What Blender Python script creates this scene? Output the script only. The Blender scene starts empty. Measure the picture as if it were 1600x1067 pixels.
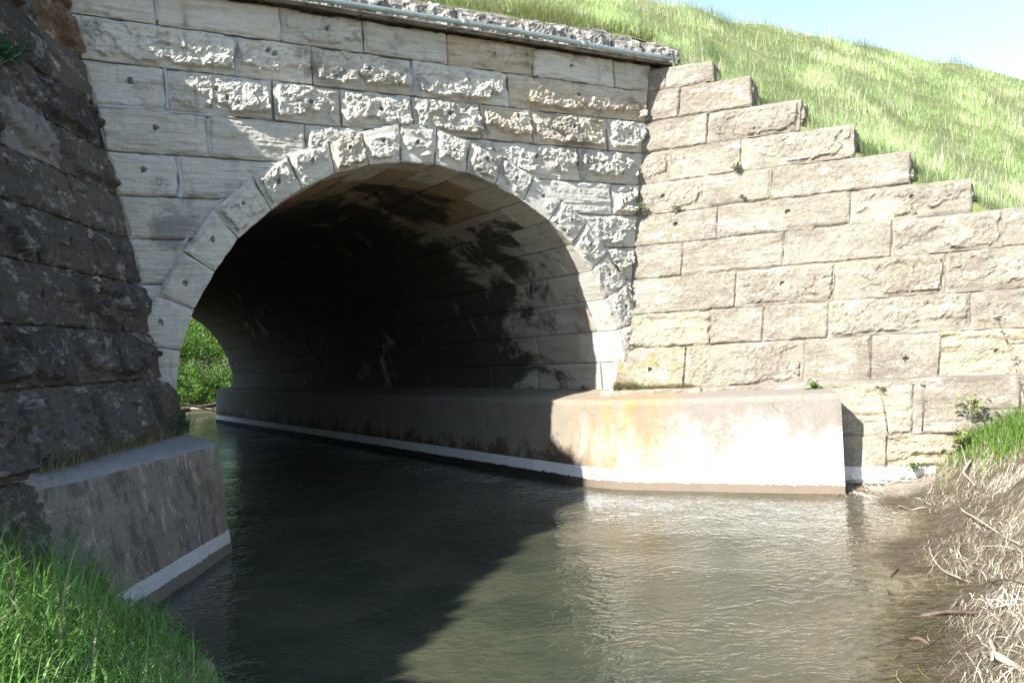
import bpy, math, random
import numpy as np
from math import sin, cos, pi, radians
from mathutils import Vector, Matrix

# ------------------------------------------------------------------ camera, light, exposure
scene = bpy.context.scene
col = scene.collection
cam_d = bpy.data.cameras.new("camera")
cam = bpy.data.objects.new("camera", cam_d); col.objects.link(cam)
YAW, PITCH, ROLL = 0.548038, 0.011077, -0.057683
CAM = Vector((-4.9236, -10.3706, 2.0139))
fwd = Vector((sin(YAW)*cos(PITCH), cos(YAW)*cos(PITCH), sin(PITCH)))
r0 = Vector((cos(YAW), -sin(YAW), 0)); u0 = r0.cross(fwd)
rgt = cos(ROLL)*r0 + sin(ROLL)*u0; upv = -sin(ROLL)*r0 + cos(ROLL)*u0
mw = Matrix(((rgt.x, upv.x, -fwd.x, CAM.x), (rgt.y, upv.y, -fwd.y, CAM.y), (rgt.z, upv.z, -fwd.z, CAM.z), (0, 0, 0, 1)))
cam.matrix_world = mw
cam_d.sensor_width = 36; cam_d.lens = 30.61; cam_d.clip_end = 2000; cam_d.clip_start = .05
scene.camera = cam
SUN_TRAVEL = Vector((1.27, 0.24, -1.0)).normalized()
world = bpy.data.worlds.new("World"); scene.world = world; world.use_nodes = True
wn = world.node_tree.nodes; wl_ = world.node_tree.links
bg = wn['Background']; sky = wn.new('ShaderNodeTexSky'); sky.sky_type = 'NISHITA'; sky.sun_disc = False
d = -SUN_TRAVEL
sky.sun_elevation = math.asin(d.z); sky.sun_rotation = math.atan2(d.x, d.y)
sky.altitude = 200; sky.air_density = 1.2; sky.dust_density = .7; sky.ozone_density = 1.0
wl_.new(sky.outputs[0], bg.inputs[0]); bg.inputs[1].default_value = 0.105
sun_d = bpy.data.lights.new("sun", 'SUN'); sun_d.energy = 5.0; sun_d.angle = radians(.9); sun_d.color = (1, .965, .905)
sun = bpy.data.objects.new("sun", sun_d); col.objects.link(sun)
sun.rotation_euler = SUN_TRAVEL.to_track_quat('-Z', 'Y').to_euler()
vs = scene.view_settings; vs.view_transform = 'Standard'; vs.look = 'None'; vs.exposure = 1.68; vs.gamma = 1; vs.use_curve_mapping = False

# ------------------------------------------------------------------ numpy noise
def _h(ix, iy, iz, seed):
    h = (ix.astype(np.int64)*374761393 + iy.astype(np.int64)*668265263 + iz.astype(np.int64)*2147483647 + seed*974634777) & 0xffffffff
    h = ((h ^ (h >> 13))*1274126177) & 0xffffffff
    h = ((h ^ (h >> 16))*2246822519) & 0xffffffff
    return ((h ^ (h >> 15)) & 0xffffff)/float(0xffffff)
def vn(x, y, z=None, seed=0):
    if z is None: z = np.zeros_like(x)
    x0 = np.floor(x); y0 = np.floor(y); z0 = np.floor(z)
    fx = x-x0; fy = y-y0; fz = z-z0
    fx = fx*fx*(3-2*fx); fy = fy*fy*(3-2*fy); fz = fz*fz*(3-2*fz); out = 0
    for i in (0, 1):
        for j in (0, 1):
            for k in (0, 1):
                w = (fx if i else 1-fx)*(fy if j else 1-fy)*(fz if k else 1-fz)
                out = out + w*_h(x0+i, y0+j, z0+k, seed)
    return out*2-1
def fbm(x, y, z=None, seed=0, oct=4, gain=.5):
    a, f, s = 1., 1., 0
    for o in range(oct):
        s = s + a*vn(x*f, y*f, None if z is None else z*f, seed+o*17); a *= gain; f *= 2.03
    return s
def cells(x, y, seed):
    """per point: cell random (two numbers), offset from the cell centre"""
    cx = np.floor(x); cy = np.floor(y); best = np.full(x.shape, 1e9)
    r1 = np.zeros_like(x); r2 = np.zeros_like(x); r3 = np.zeros_like(x); dx = np.zeros_like(x); dy = np.zeros_like(x)
    z = np.zeros_like(x)
    for i in (-1, 0, 1):
        for j in (-1, 0, 1):
            px = cx+i+_h(cx+i, cy+j, z, seed); py = cy+j+_h(cx+i, cy+j, z, seed+1)
            dd = (x-px)**2+(y-py)**2; m = dd < best
            best = np.where(m, dd, best)
            r1 = np.where(m, _h(cx+i, cy+j, z, seed+2), r1); r2 = np.where(m, _h(cx+i, cy+j, z, seed+3), r2)
            r3 = np.where(m, _h(cx+i, cy+j, z, seed+4), r3)
            dx = np.where(m, x-px, dx); dy = np.where(m, y-py, dy)
    return r1, r2, r3, dx, dy
def ridg(x, y, seed, oct=4, gain=.6):
    a, f, s_ = 1., 1., 0
    for o in range(oct): s_ = s_+a*(.55-2*np.abs(vn(x*f, y*f, seed=seed+o*13))); a *= gain; f *= 2.1
    return s_
def sstep(t): t = np.clip(t, 0, 1); return t*t*(3-2*t)

# ------------------------------------------------------------------ mesh building
def empty(name, loc=(0, 0, 0)):
    o = bpy.data.objects.new(name, None); col.objects.link(o); o.location = loc; o.empty_display_size = .2
    bpy.context.view_layer.update(); return o
def tag(o, label=None, cat=None, group=None, kind=None):
    if label: o['label'] = label
    if cat: o['category'] = cat
    if group: o['group'] = group
    if kind: o['kind'] = kind
    return o
class MB:
    def __init__(self): self.v = []; self.f4 = []; self.f3 = []; self.c = []; self.n = 0
    def add(self, v, f4=None, f3=None, c=None):
        v = np.asarray(v, float).reshape(-1, 3); self.v.append(v)
        if c is None: c = (.5, .5, .5)
        c = np.asarray(c, float)
        if c.ndim == 1: c = np.tile(c, (len(v), 1))
        self.c.append(c)
        if f4 is not None and len(f4): self.f4.append(np.asarray(f4, int).reshape(-1, 4)+self.n)
        if f3 is not None and len(f3): self.f3.append(np.asarray(f3, int).reshape(-1, 3)+self.n)
        self.n += len(v)
    def build(self, name, mat, parent=None, smooth=True, loc=None):
        v = np.concatenate(self.v); c = np.concatenate(self.c)
        f4 = np.concatenate(self.f4) if self.f4 else np.zeros((0, 4), int)
        f3 = np.concatenate(self.f3) if self.f3 else np.zeros((0, 3), int)
        if parent is not None: loc = None; org = np.array(parent.matrix_world.translation)
        else: org = np.array(loc if loc is not None else (0, 0, 0), float)
        me = bpy.data.meshes.new(name); me.vertices.add(len(v)); me.vertices.foreach_set('co', (v-org).ravel().astype('f'))
        nl = f4.size+f3.size; me.loops.add(nl)
        me.loops.foreach_set('vertex_index', np.concatenate([f4.ravel(), f3.ravel()]).astype('i'))
        npoly = len(f4)+len(f3); me.polygons.add(npoly)
        st = np.concatenate([np.arange(len(f4))*4, f4.size+np.arange(len(f3))*3]).astype('i')
        me.polygons.foreach_set('loop_start', st)
        me.polygons.foreach_set('use_smooth', np.full(npoly, smooth))
        me.update(calc_edges=True)
        a = me.color_attributes.new('tone', 'FLOAT_COLOR', 'POINT')
        a.data.foreach_set('color', np.concatenate([c, np.ones((len(c), 1))], 1).ravel().astype('f'))
        me.materials.append(mat); me.validate(clean_customdata=False)
        o = bpy.data.objects.new(name, me); col.objects.link(o)
        if parent is not None: o.parent = parent
        else: o.location = tuple(org)
        return o
def grid_faces(nu, nv, off=0):
    i, j = np.meshgrid(np.arange(nu), np.arange(nv), indexing='ij')
    a = i*(nv+1)+j; return np.stack([a, a+nv+1, a+nv+2, a+1], -1).reshape(-1, 4)+off
def box(mb, c, s, rot=None, tone=(.5, .5, .5)):
    v = np.array([[x, y, z] for x in (-.5, .5) for y in (-.5, .5) for z in (-.5, .5)])*np.array(s)
    if rot is not None: v = v@np.array(rot).T
    mb.add(v+np.array(c), [[0, 1, 3, 2], [4, 6, 7, 5], [0, 4, 5, 1], [2, 3, 7, 6], [0, 2, 6, 4], [1, 5, 7, 3]], c=tone)
def tube(mb, pts, rad, sides=8, tone=(.5, .5, .5), cap=True):
    pts = np.asarray(pts, float); n = len(pts); rad = np.broadcast_to(rad, (n,)).astype(float)
    t = np.gradient(pts, axis=0); t /= np.linalg.norm(t, axis=1)[:, None]+1e-9
    ref = np.array([0, 0, 1.]) if abs(t[0][2]) < .9 else np.array([1., 0, 0])
    V = []
    for k in range(n):
        a = np.cross(t[k], ref); a /= np.linalg.norm(a)+1e-9; b = np.cross(t[k], a)
        an = np.arange(sides)*2*pi/sides
        V.append(pts[k]+rad[k]*(np.cos(an)[:, None]*a+np.sin(an)[:, None]*b))
    V = np.concatenate(V); F = []
    for k in range(n-1):
        for s in range(sides):
            s2 = (s+1) % sides; F.append([k*sides+s, k*sides+s2, (k+1)*sides+s2, (k+1)*sides+s])
    F3 = []
    if cap:
        V = np.concatenate([V, pts[:1], pts[-1:]]); m = n*sides
        for s in range(sides):
            s2 = (s+1) % sides; F3 += [[m, s2, s], [m+1, (n-1)*sides+s, (n-1)*sides+s2]]
    mb.add(V, F, F3, tone)

def stone(mb, c00, c10, c11, c01, n, style='rock', amp=.06, step=.02, depth=.12, seed=0, tone=(.5, .5, .5), mask=None, gap=.006, hole=0, sdir=None, jit=.006, boss=.62, ero=0):
    c00, c10, c11, c01, n = [np.asarray(q, float) for q in (c00, c10, c11, c01, n)]
    rg = np.random.RandomState(seed % 1000003)
    w = .5*(np.linalg.norm(c10-c00)+np.linalg.norm(c11-c01)); h = .5*(np.linalg.norm(c01-c00)+np.linalg.norm(c11-c10))
    if w < .03 or h < .03: return
    nu = max(2, int(w/step)); nv = max(2, int(h/step))
    a, b = np.meshgrid(np.linspace(0, 1, nu+1), np.linspace(0, 1, nv+1), indexing='ij')
    a = a.ravel(); b = b.ravel()
    ai = gap/w+(1-2*gap/w)*a; bi = gap/h+(1-2*gap/h)*b
    P = ((1-ai)*(1-bi))[:, None]*c00+(ai*(1-bi))[:, None]*c10+(ai*bi)[:, None]*c11+((1-ai)*bi)[:, None]*c01
    U = (c10-c00)/np.linalg.norm(c10-c00); Vv = np.cross(n, U)
    if Vv@(c01-c00) < 0: Vv = -Vv
    s = seed*7+3
    x = a*w; y = b*h; ox, oy = rg.rand(2)*50
    de = np.minimum(np.minimum(x, w-x), np.minimum(y, h-y))
    rag = np.clip(1-de/.06, 0, 1)
    P = P+(jit*rag*vn(P@U*14+oy, P@Vv*14, seed=11))[:, None]*U+(jit*rag*vn(P@U*12+9, P@Vv*12+ox, seed=12))[:, None]*Vv
    X = x+ox; Y = y+oy
    ede = de+.02*fbm(X*9, Y*9, seed=s, oct=2)
    if style == 'rock':
        wx_ = .09*vn(X*7, Y*7, seed=s+8); wy_ = .09*vn(X*7, Y*7, seed=s+9)
        r1, r2, r3, dx, dy = cells(X*4.2+wx_*3, Y*5.5+wy_*3, s+2)
        q1, q2, q3, ex, ey = cells(X*13+wx_*4, Y*15+wy_*4, s+5)
        F = .62*fbm(X*2.3+wx_, Y*3.6+wy_, seed=s+1, oct=4, gain=.55)+.42*(r1-.5)+boss-2.6*(b-.60)**2-1.1*(a-.5)**2
        F = F-1.3*(1-sstep((ede-.01)/.055)); bs = sstep(F/.20)
        und = sstep((F+.5)/.6)
        plate = .80+.30*vn(X*1.7, Y*2.6, seed=s+6)+.28*(a-.5)-.30*(b-.6)+.30*((r2-.5)*dx+(r3-.5)*dy)*1.6+.22*(r1-.5)
        rough = .17*ridg(X*7+wx_*2, Y*8+wy_*2, s+7, 4, .62)+.07*fbm(X*20, Y*20, seed=s+17, oct=3, gain=.8)+.26*(q1-.5)+.40*((q2-.5)*ex+(q3-.5)*ey)
        hh = amp*bs*plate+bs*rough*max(.055, amp*.75)+amp*.14*und*(1-bs)
        st = vn(X*1.3, Y*24, seed=s+11)*.5+vn(X*8, Y*9, seed=s+12)*.4
        hh = hh+(1-bs)*sstep(ede/.02)*(.010+.007*st)
    elif style == 'bed':
        st = vn(X*1.3, Y*26+.8*vn(X*1.5, Y*3, seed=s+5), seed=s+1)*.45+vn(X*2.5, Y*60, seed=s+2)*.3
        ledge = sstep((vn(X*2.1, Y*7, seed=s+3)-.1)*6)
        hh = amp*sstep(ede/.035)*(.55+.30*st+.55*ledge*(.5+.5*vn(X*5, Y*22, seed=s+4)))+amp*.12*fbm(X*18, Y*22, seed=s+6, oct=3)
    elif style == 'layer':   # flaking thin beds with undercuts
        st = vn(X*2.2, Y*15+1.3*vn(X*2.2, Y*4, seed=s+5), seed=s+1)
        st = np.round(st*3.2+.35*vn(X*9, Y*9, seed=s+4))/3.2
        hh = amp*sstep(ede/.03)*(.5+.7*st+.15*fbm(X*20, Y*30, seed=s+6, oct=3))
    else:                    # smooth dressed block
        hh = amp*sstep(de/.016)+amp*(.35*fbm(X*3, Y*4, seed=s, oct=5)+.35*sstep((vn(X*3.1, Y*5, seed=s+9)-.1)*5))*sstep(ede/.02)+(.006*ridg(X*9, Y*11, s+14, 3)+.004*fbm(X*25, Y*25, seed=s+15, oct=2))*(amp > .015)
    if ero: hh = hh-.04*ero*sstep((vn(X*2.6, Y*0, seed=s+31)+.25*vn(X*13, Y*13, seed=s+32)-.12)*5)*np.exp(-(y/(.018+.03*ero*(.5+.5*vn(X*5, Y*0, seed=s+33))))**2)
    # broken corners and lower edge spalls
    sp = sstep((vn(X*4, Y*4, seed=s+20)-.15)*3)*np.exp(-de/.05)
    hh = hh-sp*min(.035, amp*.6)
    for k in range(hole):
        hx = w*(.2+.6*rg.rand()); hy = h*(.35+.45*rg.rand()); rr = .021+.009*rg.rand()
        if k == 0: hx = w*(.45+.1*rg.rand()); hy = h*(.5+.15*rg.rand())
        dd = np.hypot(x-hx, y-hy); hh = np.where(dd < rr, hh-.07, hh)
    P = P+n*hh[:, None]
    tn = np.tile(np.asarray(tone, float), (len(P), 1))
    F = grid_faces(nu, nv)
    if mask is not None:
        keep = mask(P); fk = keep[F].all(1); F = F[fk]
        if not len(F): return
    # side skirt
    idx = np.arange((nu+1)*(nv+1)).reshape(nu+1, nv+1)
    ring = np.concatenate([idx[:, 0], idx[-1, 1:], idx[-2::-1, -1], idx[0, -2:0:-1]])
    RP = P[ring]; dvec = (-n if sdir is None else np.asarray(sdir, float))
    k1 = len(P); m = len(ring)
    nd = max(1, int(depth/.15)) if depth > .3 else 1
    rows = [RP]
    for q in range(1, nd+1): rows.append(RP+dvec*depth*q/nd)
    F2 = []
    ii = np.arange(m); jj = (ii+1) % m
    ok = np.ones(m, bool) if mask is None else (keep[ring] & keep[ring[jj]])
    for q in range(nd):
        F2.append(np.stack([k1+q*m+jj, k1+q*m+ii, k1+(q+1)*m+ii, k1+(q+1)*m+jj], 1)[ok])
    allv = np.concatenate([P]+rows); allc = np.concatenate([tn, np.tile(np.asarray(tone, float), (m*(nd+1), 1))])
    if np.dot(np.cross(c10-c00, c01-c00), n) < 0: F = F[:, ::-1]; F2 = [q[:, ::-1] for q in F2]
    mb.add(allv, np.concatenate([F]+F2), c=allc)

# ------------------------------------------------------------------ node helper
class NT:
    def __init__(self, name):
        self.m = bpy.data.materials.new(name); self.m.use_nodes = True; t = self.m.node_tree; self.n = t.nodes; self.l = t.links
        self.b = self.n['Principled BSDF']; self.geo = self.n.new('ShaderNodeNewGeometry'); self.pos = self.geo.outputs['Position']
        a = self.n.new('ShaderNodeVertexColor'); a.layer_name = 'tone'; sp = self.n.new('ShaderNodeSeparateColor'); self.l.new(a.outputs[0], sp.inputs[0])
        self.tc = a.outputs[0]; self.t = sp.outputs
        s = self.n.new('ShaderNodeSeparateXYZ'); self.l.new(self.pos, s.inputs[0]); self.xyz = s.outputs
    def set(self, inp, v):
        if isinstance(v, (int, float)): inp.default_value = v
        elif isinstance(v, tuple): inp.default_value = v if len(v) == len(inp.default_value) else tuple(v)+(1,)
        else: self.l.new(v, inp)
    def vmul(self, sc, off=(0, 0, 0), src=None):
        m = self.n.new('ShaderNodeMapping'); self.l.new(src or self.pos, m.inputs[0]); m.inputs['Scale'].default_value = sc; m.inputs['Location'].default_value = off; return m.outputs[0]
    def noise(self, scale, sc=(1, 1, 1), det=6, rough=.6, dist=0, off=(0, 0, 0), src=None):
        t = self.n.new('ShaderNodeTexNoise'); t.inputs['Scale'].default_value = scale; t.inputs['Detail'].default_value = det
        t.inputs['Roughness'].default_value = rough; t.inputs['Distortion'].default_value = dist
        self.l.new(self.vmul(sc, off, src), t.inputs[0]); return t.outputs[0]
    def voro(self, scale, sc=(1, 1, 1), feat='F1', out=0, src=None):
        t = self.n.new('ShaderNodeTexVoronoi'); t.feature = feat; t.inputs['Scale'].default_value = scale; self.l.new(self.vmul(sc, src=src), t.inputs[0]); return t.outputs[out]
    def math(self, op, a, b=0, clamp=False):
        m = self.n.new('ShaderNodeMath'); m.operation = op; m.use_clamp = clamp; self.set(m.inputs[0], a); self.set(m.inputs[1], b); return m.outputs[0]
    def ramp(self, f, a, b):
        m = self.n.new('ShaderNodeMapRange'); m.interpolation_type = 'SMOOTHSTEP'; self.l.new(f, m.inputs[0]); m.inputs[1].default_value = a; m.inputs[2].default_value = b; return m.outputs[0]
    def mix(self, f, a, b, mode='MIX'):
        m = self.n.new('ShaderNodeMix'); m.data_type = 'RGBA'; m.blend_type = mode; m.clamp_factor = True
        self.set(m.inputs[0], f); self.set(m.inputs[6], a); self.set(m.inputs[7], b); return m.outputs[2]
    def bump(self, hgt, dist, strength=1, prev=None):
        b = self.n.new('ShaderNodeBump'); b.inputs['Distance'].default_value = dist; b.inputs['Strength'].default_value = strength
        self.l.new(hgt, b.inputs['Height'])
        if prev is not None: self.l.new(prev, b.inputs['Normal'])
        return b.outputs[0]
    def out(self, colr, rough=.9, nrm=None, spec=.3):
        self.set(self.b.inputs['Base Color'], colr); self.set(self.b.inputs['Roughness'], rough); self.b.inputs['Specular IOR Level'].default_value = spec
        if nrm is not None: self.l.new(nrm, self.b.inputs['Normal'])
        return self.m

def mat_headstone():
    k = NT('pale_limestone')
    c = k.mix(k.t[0], (.45, .44, .395), (.60, .585, .53))
    c = k.mix(k.t[1], c, (.45, .36, .24))
    bed = k.noise(2.2, (1, 1, 14), 10, .75, .5); c = k.mix(k.math('MULTIPLY', k.ramp(bed, .47, .66), .5), c, (.21, .19, .15))
    bed2 = k.noise(1.7, (1, 1, 9), 10, .8, .3, off=(7, 7, 7)); c = k.mix(k.math('MULTIPLY', k.ramp(bed2, .53, .64), .38), c, (.13, .125, .115))
    c = k.mix(k.math('MULTIPLY', k.ramp(k.noise(2.2, (1, 1, 1.6), 5), .48, .72), .5), c, (.60, .58, .53))
    ochre = k.ramp(k.noise(1.9, (1, 1, 2), 6, off=(3, 1, 7)), .57, .72); c = k.mix(k.math('MULTIPLY', ochre, .45), c, (.42, .31, .17))
    gr = k.ramp(k.noise(1.3, (1, 1, 1), 9, .72, off=(13, 4, 2)), .54, .66); c = k.mix(k.math('MULTIPLY', gr, .62), c, (.13, .13, .13))
    run = k.ramp(k.noise(2.6, (1.6, 1, .22), 7, .65, off=(3, 8, 6)), .58, .72); c = k.mix(k.math('MULTIPLY', run, .55), c, (.12, .115, .10))
    sp = k.ramp(k.noise(55, det=3), .63, .72); c = k.mix(k.math('MULTIPLY', sp, .45), c, (.09, .09, .085))
    nb = k.bump(k.noise(9, (1, 1, 2.2), 12, .75), .035, .9); nb = k.bump(bed, .02, .7, nb); nb = k.bump(k.noise(38, (1, 1, 1.4), 9, .8), .016, 1, nb)
    return k.out(c, .93, nb)
def mat_wingstone():
    k = NT('lichened_limestone')
    c = k.mix(k.t[0], (.232, .212, .16), (.32, .295, .23))
    c = k.mix(k.ramp(k.noise(1.0, (1, 1, 1.5), 8, .7, off=(3, 3, 3)), .40, .62), c, (.19, .165, .132))
    c = k.mix(k.math('MULTIPLY', k.ramp(k.noise(1.5, (1, 1, 2), 10, .78), .48, .64), .7), c, (.40, .37, .32))
    c = k.mix(k.math('MULTIPLY', k.ramp(k.noise(2.1, (1, 1, 3.4), 10, .8, .3, off=(9, 2, 5)), .55, .63), .8), c, (.56, .53, .47))
    c = k.mix(k.math('MULTIPLY', k.t[1], k.ramp(k.noise(2.4, (1, 1, 2), 9, .75, off=(8, 8, 8)), .36, .58)), c, k.mix(k.noise(4, (1, 1, 2), 8), (.42, .32, .18), (.55, .47, .34)))
    mo = k.noise(26, det=10, rough=.85); c = k.mix(k.math('MULTIPLY', k.ramp(mo, .46, .62), .5), c, (.10, .085, .07)); c = k.mix(k.math('MULTIPLY', k.ramp(k.noise(4.5, (1, 1, 1.3), 10, .8, off=(31, 2, 8)), .50, .64), .42), c, (.13, .115, .098))
    wh = k.noise(34, det=8, rough=.8, off=(5, 5, 5)); c = k.mix(k.math('MULTIPLY', k.ramp(wh, .54, .66), .55), c, (.55, .52, .46))
    ly = k.ramp(k.noise(2.1, (1, 1, .8), 7, .7, off=(20, 0, 3)), .665, .72); c = k.mix(k.math('MULTIPLY', ly, .65), c, (.45, .25, .05))
    c = k.mix(k.math('MULTIPLY', k.t[2], k.ramp(k.noise(5, det=9, rough=.8), .42, .66)), c, (.27, .215, .085))
    band = k.math('MULTIPLY', k.ramp(k.math('ADD', k.xyz[2], k.math('MULTIPLY', k.noise(5), .03)), .08, .095), k.ramp(k.xyz[2], .285, .27))
    c = k.mix(band, c, (.72, .71, .68))
    c = k.mix(k.ramp(k.xyz[2], .09, .06), c, (.12, .095, .07))
    nb = k.bump(k.noise(7, (1, 1, 2.2), 12, .78), .05, .9); nb = k.bump(k.noise(60, det=7, rough=.75), .007, 1, nb)
    return k.out(c, .95, nb)
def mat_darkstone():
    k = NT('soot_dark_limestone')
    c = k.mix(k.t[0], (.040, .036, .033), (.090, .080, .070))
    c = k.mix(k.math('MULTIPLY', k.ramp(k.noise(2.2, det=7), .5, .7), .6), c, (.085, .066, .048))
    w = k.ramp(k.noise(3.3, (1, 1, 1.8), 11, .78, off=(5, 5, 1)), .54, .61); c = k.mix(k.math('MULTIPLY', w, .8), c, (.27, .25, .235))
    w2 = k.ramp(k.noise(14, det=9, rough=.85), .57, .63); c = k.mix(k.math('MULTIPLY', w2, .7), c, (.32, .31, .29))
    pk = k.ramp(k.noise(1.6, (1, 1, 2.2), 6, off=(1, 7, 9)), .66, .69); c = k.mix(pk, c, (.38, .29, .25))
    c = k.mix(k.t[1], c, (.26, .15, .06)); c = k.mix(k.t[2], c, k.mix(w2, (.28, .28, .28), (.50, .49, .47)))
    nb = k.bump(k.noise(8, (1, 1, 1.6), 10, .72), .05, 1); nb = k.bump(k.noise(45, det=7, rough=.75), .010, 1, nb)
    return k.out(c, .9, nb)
def mat_vault():
    k = NT('sooted_shaded_vault_stone')
    c = k.mix(k.t[0], (.30, .285, .255), (.43, .41, .375))
    c = k.mix(k.t[1], c, (.27, .19, .10)); c = k.mix(k.math('MULTIPLY', k.t[2], k.ramp(k.noise(3, det=8, rough=.7), .35, .6)), c, (.42, .42, .41))
    pl = k.noise(2.5, (3, .3, 3), 8, .7); c = k.mix(k.math('MULTIPLY', k.ramp(pl, .45, .65), .5), c, (.17, .13, .085))
    soot_shade = k.math('ADD', k.noise(.75, (1, .8, 1), 10, .7, .6, off=(2, 1.7, .4)), k.math('MULTIPLY', k.ramp(k.xyz[1], .5, 5.5), .24))  # soot patches, plus painted shade that deepens further into the barrel
    c = k.mix(k.math('MULTIPLY', k.ramp(soot_shade, .54, .64), .88), c, (.018, .016, .014))
    nb = k.bump(k.noise(18, det=9, rough=.7), .012, .8); nb = k.bump(k.noise(80, (1, .2, 1), 4), .003, .8, nb)
    return k.out(c, .88, nb)
def mat_mortar(name='lime_mortar', c0=(.15, .15, .145), c1=(.09, .09, .085)):
    k = NT(name); c = k.mix(k.noise(6, det=6), c0, c1); return k.out(c, .95, k.bump(k.noise(40), .004))
def mat_concrete_light():
    k = NT('cream_weathered_concrete')
    c = k.mix(k.noise(3, det=6), (.30, .28, .245), (.39, .365, .32))
    n1 = k.noise(2.1, (1, 1, .9), 11, .78, .1, off=(7, 3, 0))
    up = k.math('MULTIPLY', k.math('SUBTRACT', k.xyz[2], .62), .30)
    pat = k.ramp(k.math('ADD', n1, up), .42, .66); c = k.mix(k.math('MULTIPLY', pat, .85), c, (.15, .127, .106))
    sp = k.ramp(k.noise(60, det=4, rough=.7), .5, .62); c = k.mix(k.math('MULTIPLY', sp, k.math('MULTIPLY', pat, .45)), c, (.33, .30, .27))
    run = k.ramp(k.noise(3.4, (1, 1, .08), 5, .6, off=(4, 4, 4)), .55, .66); c = k.mix(k.math('MULTIPLY', run, .45), c, (.17, .14, .115))
    # orange iron bleed close to the tunnel mouth
    nr = k.math('MULTIPLY', k.ramp(k.xyz[1], -1.7, -.7), k.ramp(k.xyz[1], 5, 1)); rs = k.ramp(k.noise(2.2, (2.0, 2.0, .45), 9, .72, off=(0, 2, 1)), .36, .60)
    c = k.mix(k.math('MULTIPLY', nr, k.math('MULTIPLY', rs, .88)), c, k.mix(k.noise(5, (1, 1, .5), 6), (.22, .12, .045), (.36, .23, .09)))
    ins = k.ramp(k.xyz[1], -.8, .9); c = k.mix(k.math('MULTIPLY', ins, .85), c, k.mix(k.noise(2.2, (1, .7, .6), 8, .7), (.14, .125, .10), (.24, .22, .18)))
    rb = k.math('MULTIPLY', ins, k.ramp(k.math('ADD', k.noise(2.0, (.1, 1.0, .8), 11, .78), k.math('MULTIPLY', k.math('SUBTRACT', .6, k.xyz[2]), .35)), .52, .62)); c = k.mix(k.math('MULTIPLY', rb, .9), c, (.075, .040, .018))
    cr = k.voro(3.2, (1, 1, 1), 'DISTANCE_TO_EDGE'); crk = k.math('MULTIPLY', k.ramp(cr, .012, .0), k.ramp(k.noise(1.1, off=(3, 3, 8)), .5, .56)); c = k.mix(k.math('MULTIPLY', crk, .7), c, (.06, .05, .04))
    lo = k.math('ADD', k.xyz[2], k.math('MULTIPLY', k.math('SUBTRACT', k.noise(9, det=9, rough=.8), .5), .13))
    band = k.math('MULTIPLY', k.ramp(lo, .105, .12), k.ramp(k.xyz[2], .285, .275)); c = k.mix(k.math('MULTIPLY', band, k.math('ADD', .72, k.math('MULTIPLY', k.noise(7, (1, 1, .4), 8, .7), .4))), c, (.68, .68, .67))
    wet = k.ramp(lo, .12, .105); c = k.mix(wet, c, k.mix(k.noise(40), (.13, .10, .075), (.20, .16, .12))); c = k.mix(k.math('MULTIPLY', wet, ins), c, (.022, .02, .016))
    nb = k.bump(k.noise(7, det=9, rough=.65), .02, .6); nb = k.bump(k.noise(90, det=4), .0025, .8, nb); nb = k.bump(crk, .01, -.8, nb)
    return k.out(c, .88, nb)
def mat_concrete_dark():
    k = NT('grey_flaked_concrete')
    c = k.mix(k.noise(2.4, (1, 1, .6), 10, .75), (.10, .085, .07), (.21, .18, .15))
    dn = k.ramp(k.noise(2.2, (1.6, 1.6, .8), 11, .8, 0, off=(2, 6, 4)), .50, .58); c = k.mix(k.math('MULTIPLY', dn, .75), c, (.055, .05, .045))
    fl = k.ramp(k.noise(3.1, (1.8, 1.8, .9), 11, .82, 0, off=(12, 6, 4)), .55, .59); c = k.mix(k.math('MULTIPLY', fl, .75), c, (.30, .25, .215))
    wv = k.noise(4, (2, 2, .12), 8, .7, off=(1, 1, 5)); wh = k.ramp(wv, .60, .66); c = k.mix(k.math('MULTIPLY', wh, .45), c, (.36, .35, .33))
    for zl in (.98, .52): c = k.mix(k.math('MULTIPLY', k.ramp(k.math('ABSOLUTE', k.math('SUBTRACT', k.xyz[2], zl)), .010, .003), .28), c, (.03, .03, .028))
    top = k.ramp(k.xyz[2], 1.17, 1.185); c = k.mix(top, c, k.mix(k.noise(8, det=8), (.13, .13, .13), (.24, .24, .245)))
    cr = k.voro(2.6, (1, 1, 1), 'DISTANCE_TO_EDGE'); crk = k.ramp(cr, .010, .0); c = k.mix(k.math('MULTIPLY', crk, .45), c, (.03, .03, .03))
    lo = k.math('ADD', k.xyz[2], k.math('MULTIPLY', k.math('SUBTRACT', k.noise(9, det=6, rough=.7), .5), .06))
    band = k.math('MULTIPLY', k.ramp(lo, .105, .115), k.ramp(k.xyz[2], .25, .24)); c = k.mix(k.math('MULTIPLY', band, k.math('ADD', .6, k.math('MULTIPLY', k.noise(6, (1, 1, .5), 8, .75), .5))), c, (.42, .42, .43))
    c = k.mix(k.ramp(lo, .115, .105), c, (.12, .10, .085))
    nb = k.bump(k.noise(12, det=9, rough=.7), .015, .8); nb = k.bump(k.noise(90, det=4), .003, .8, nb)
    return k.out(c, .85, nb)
def mat_simple(name, c0, c1, scale=5, rough=.9, bump=.005, bscale=30, spec=.3, metal=0):
    k = NT(name); c = k.mix(k.ramp(k.noise(scale, det=7, rough=.65), .3, .7), c0, c1)
    m = k.out(c, rough, k.bump(k.noise(bscale, det=6), bump), spec); k.b.inputs['Metallic'].default_value = metal; return m
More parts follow.
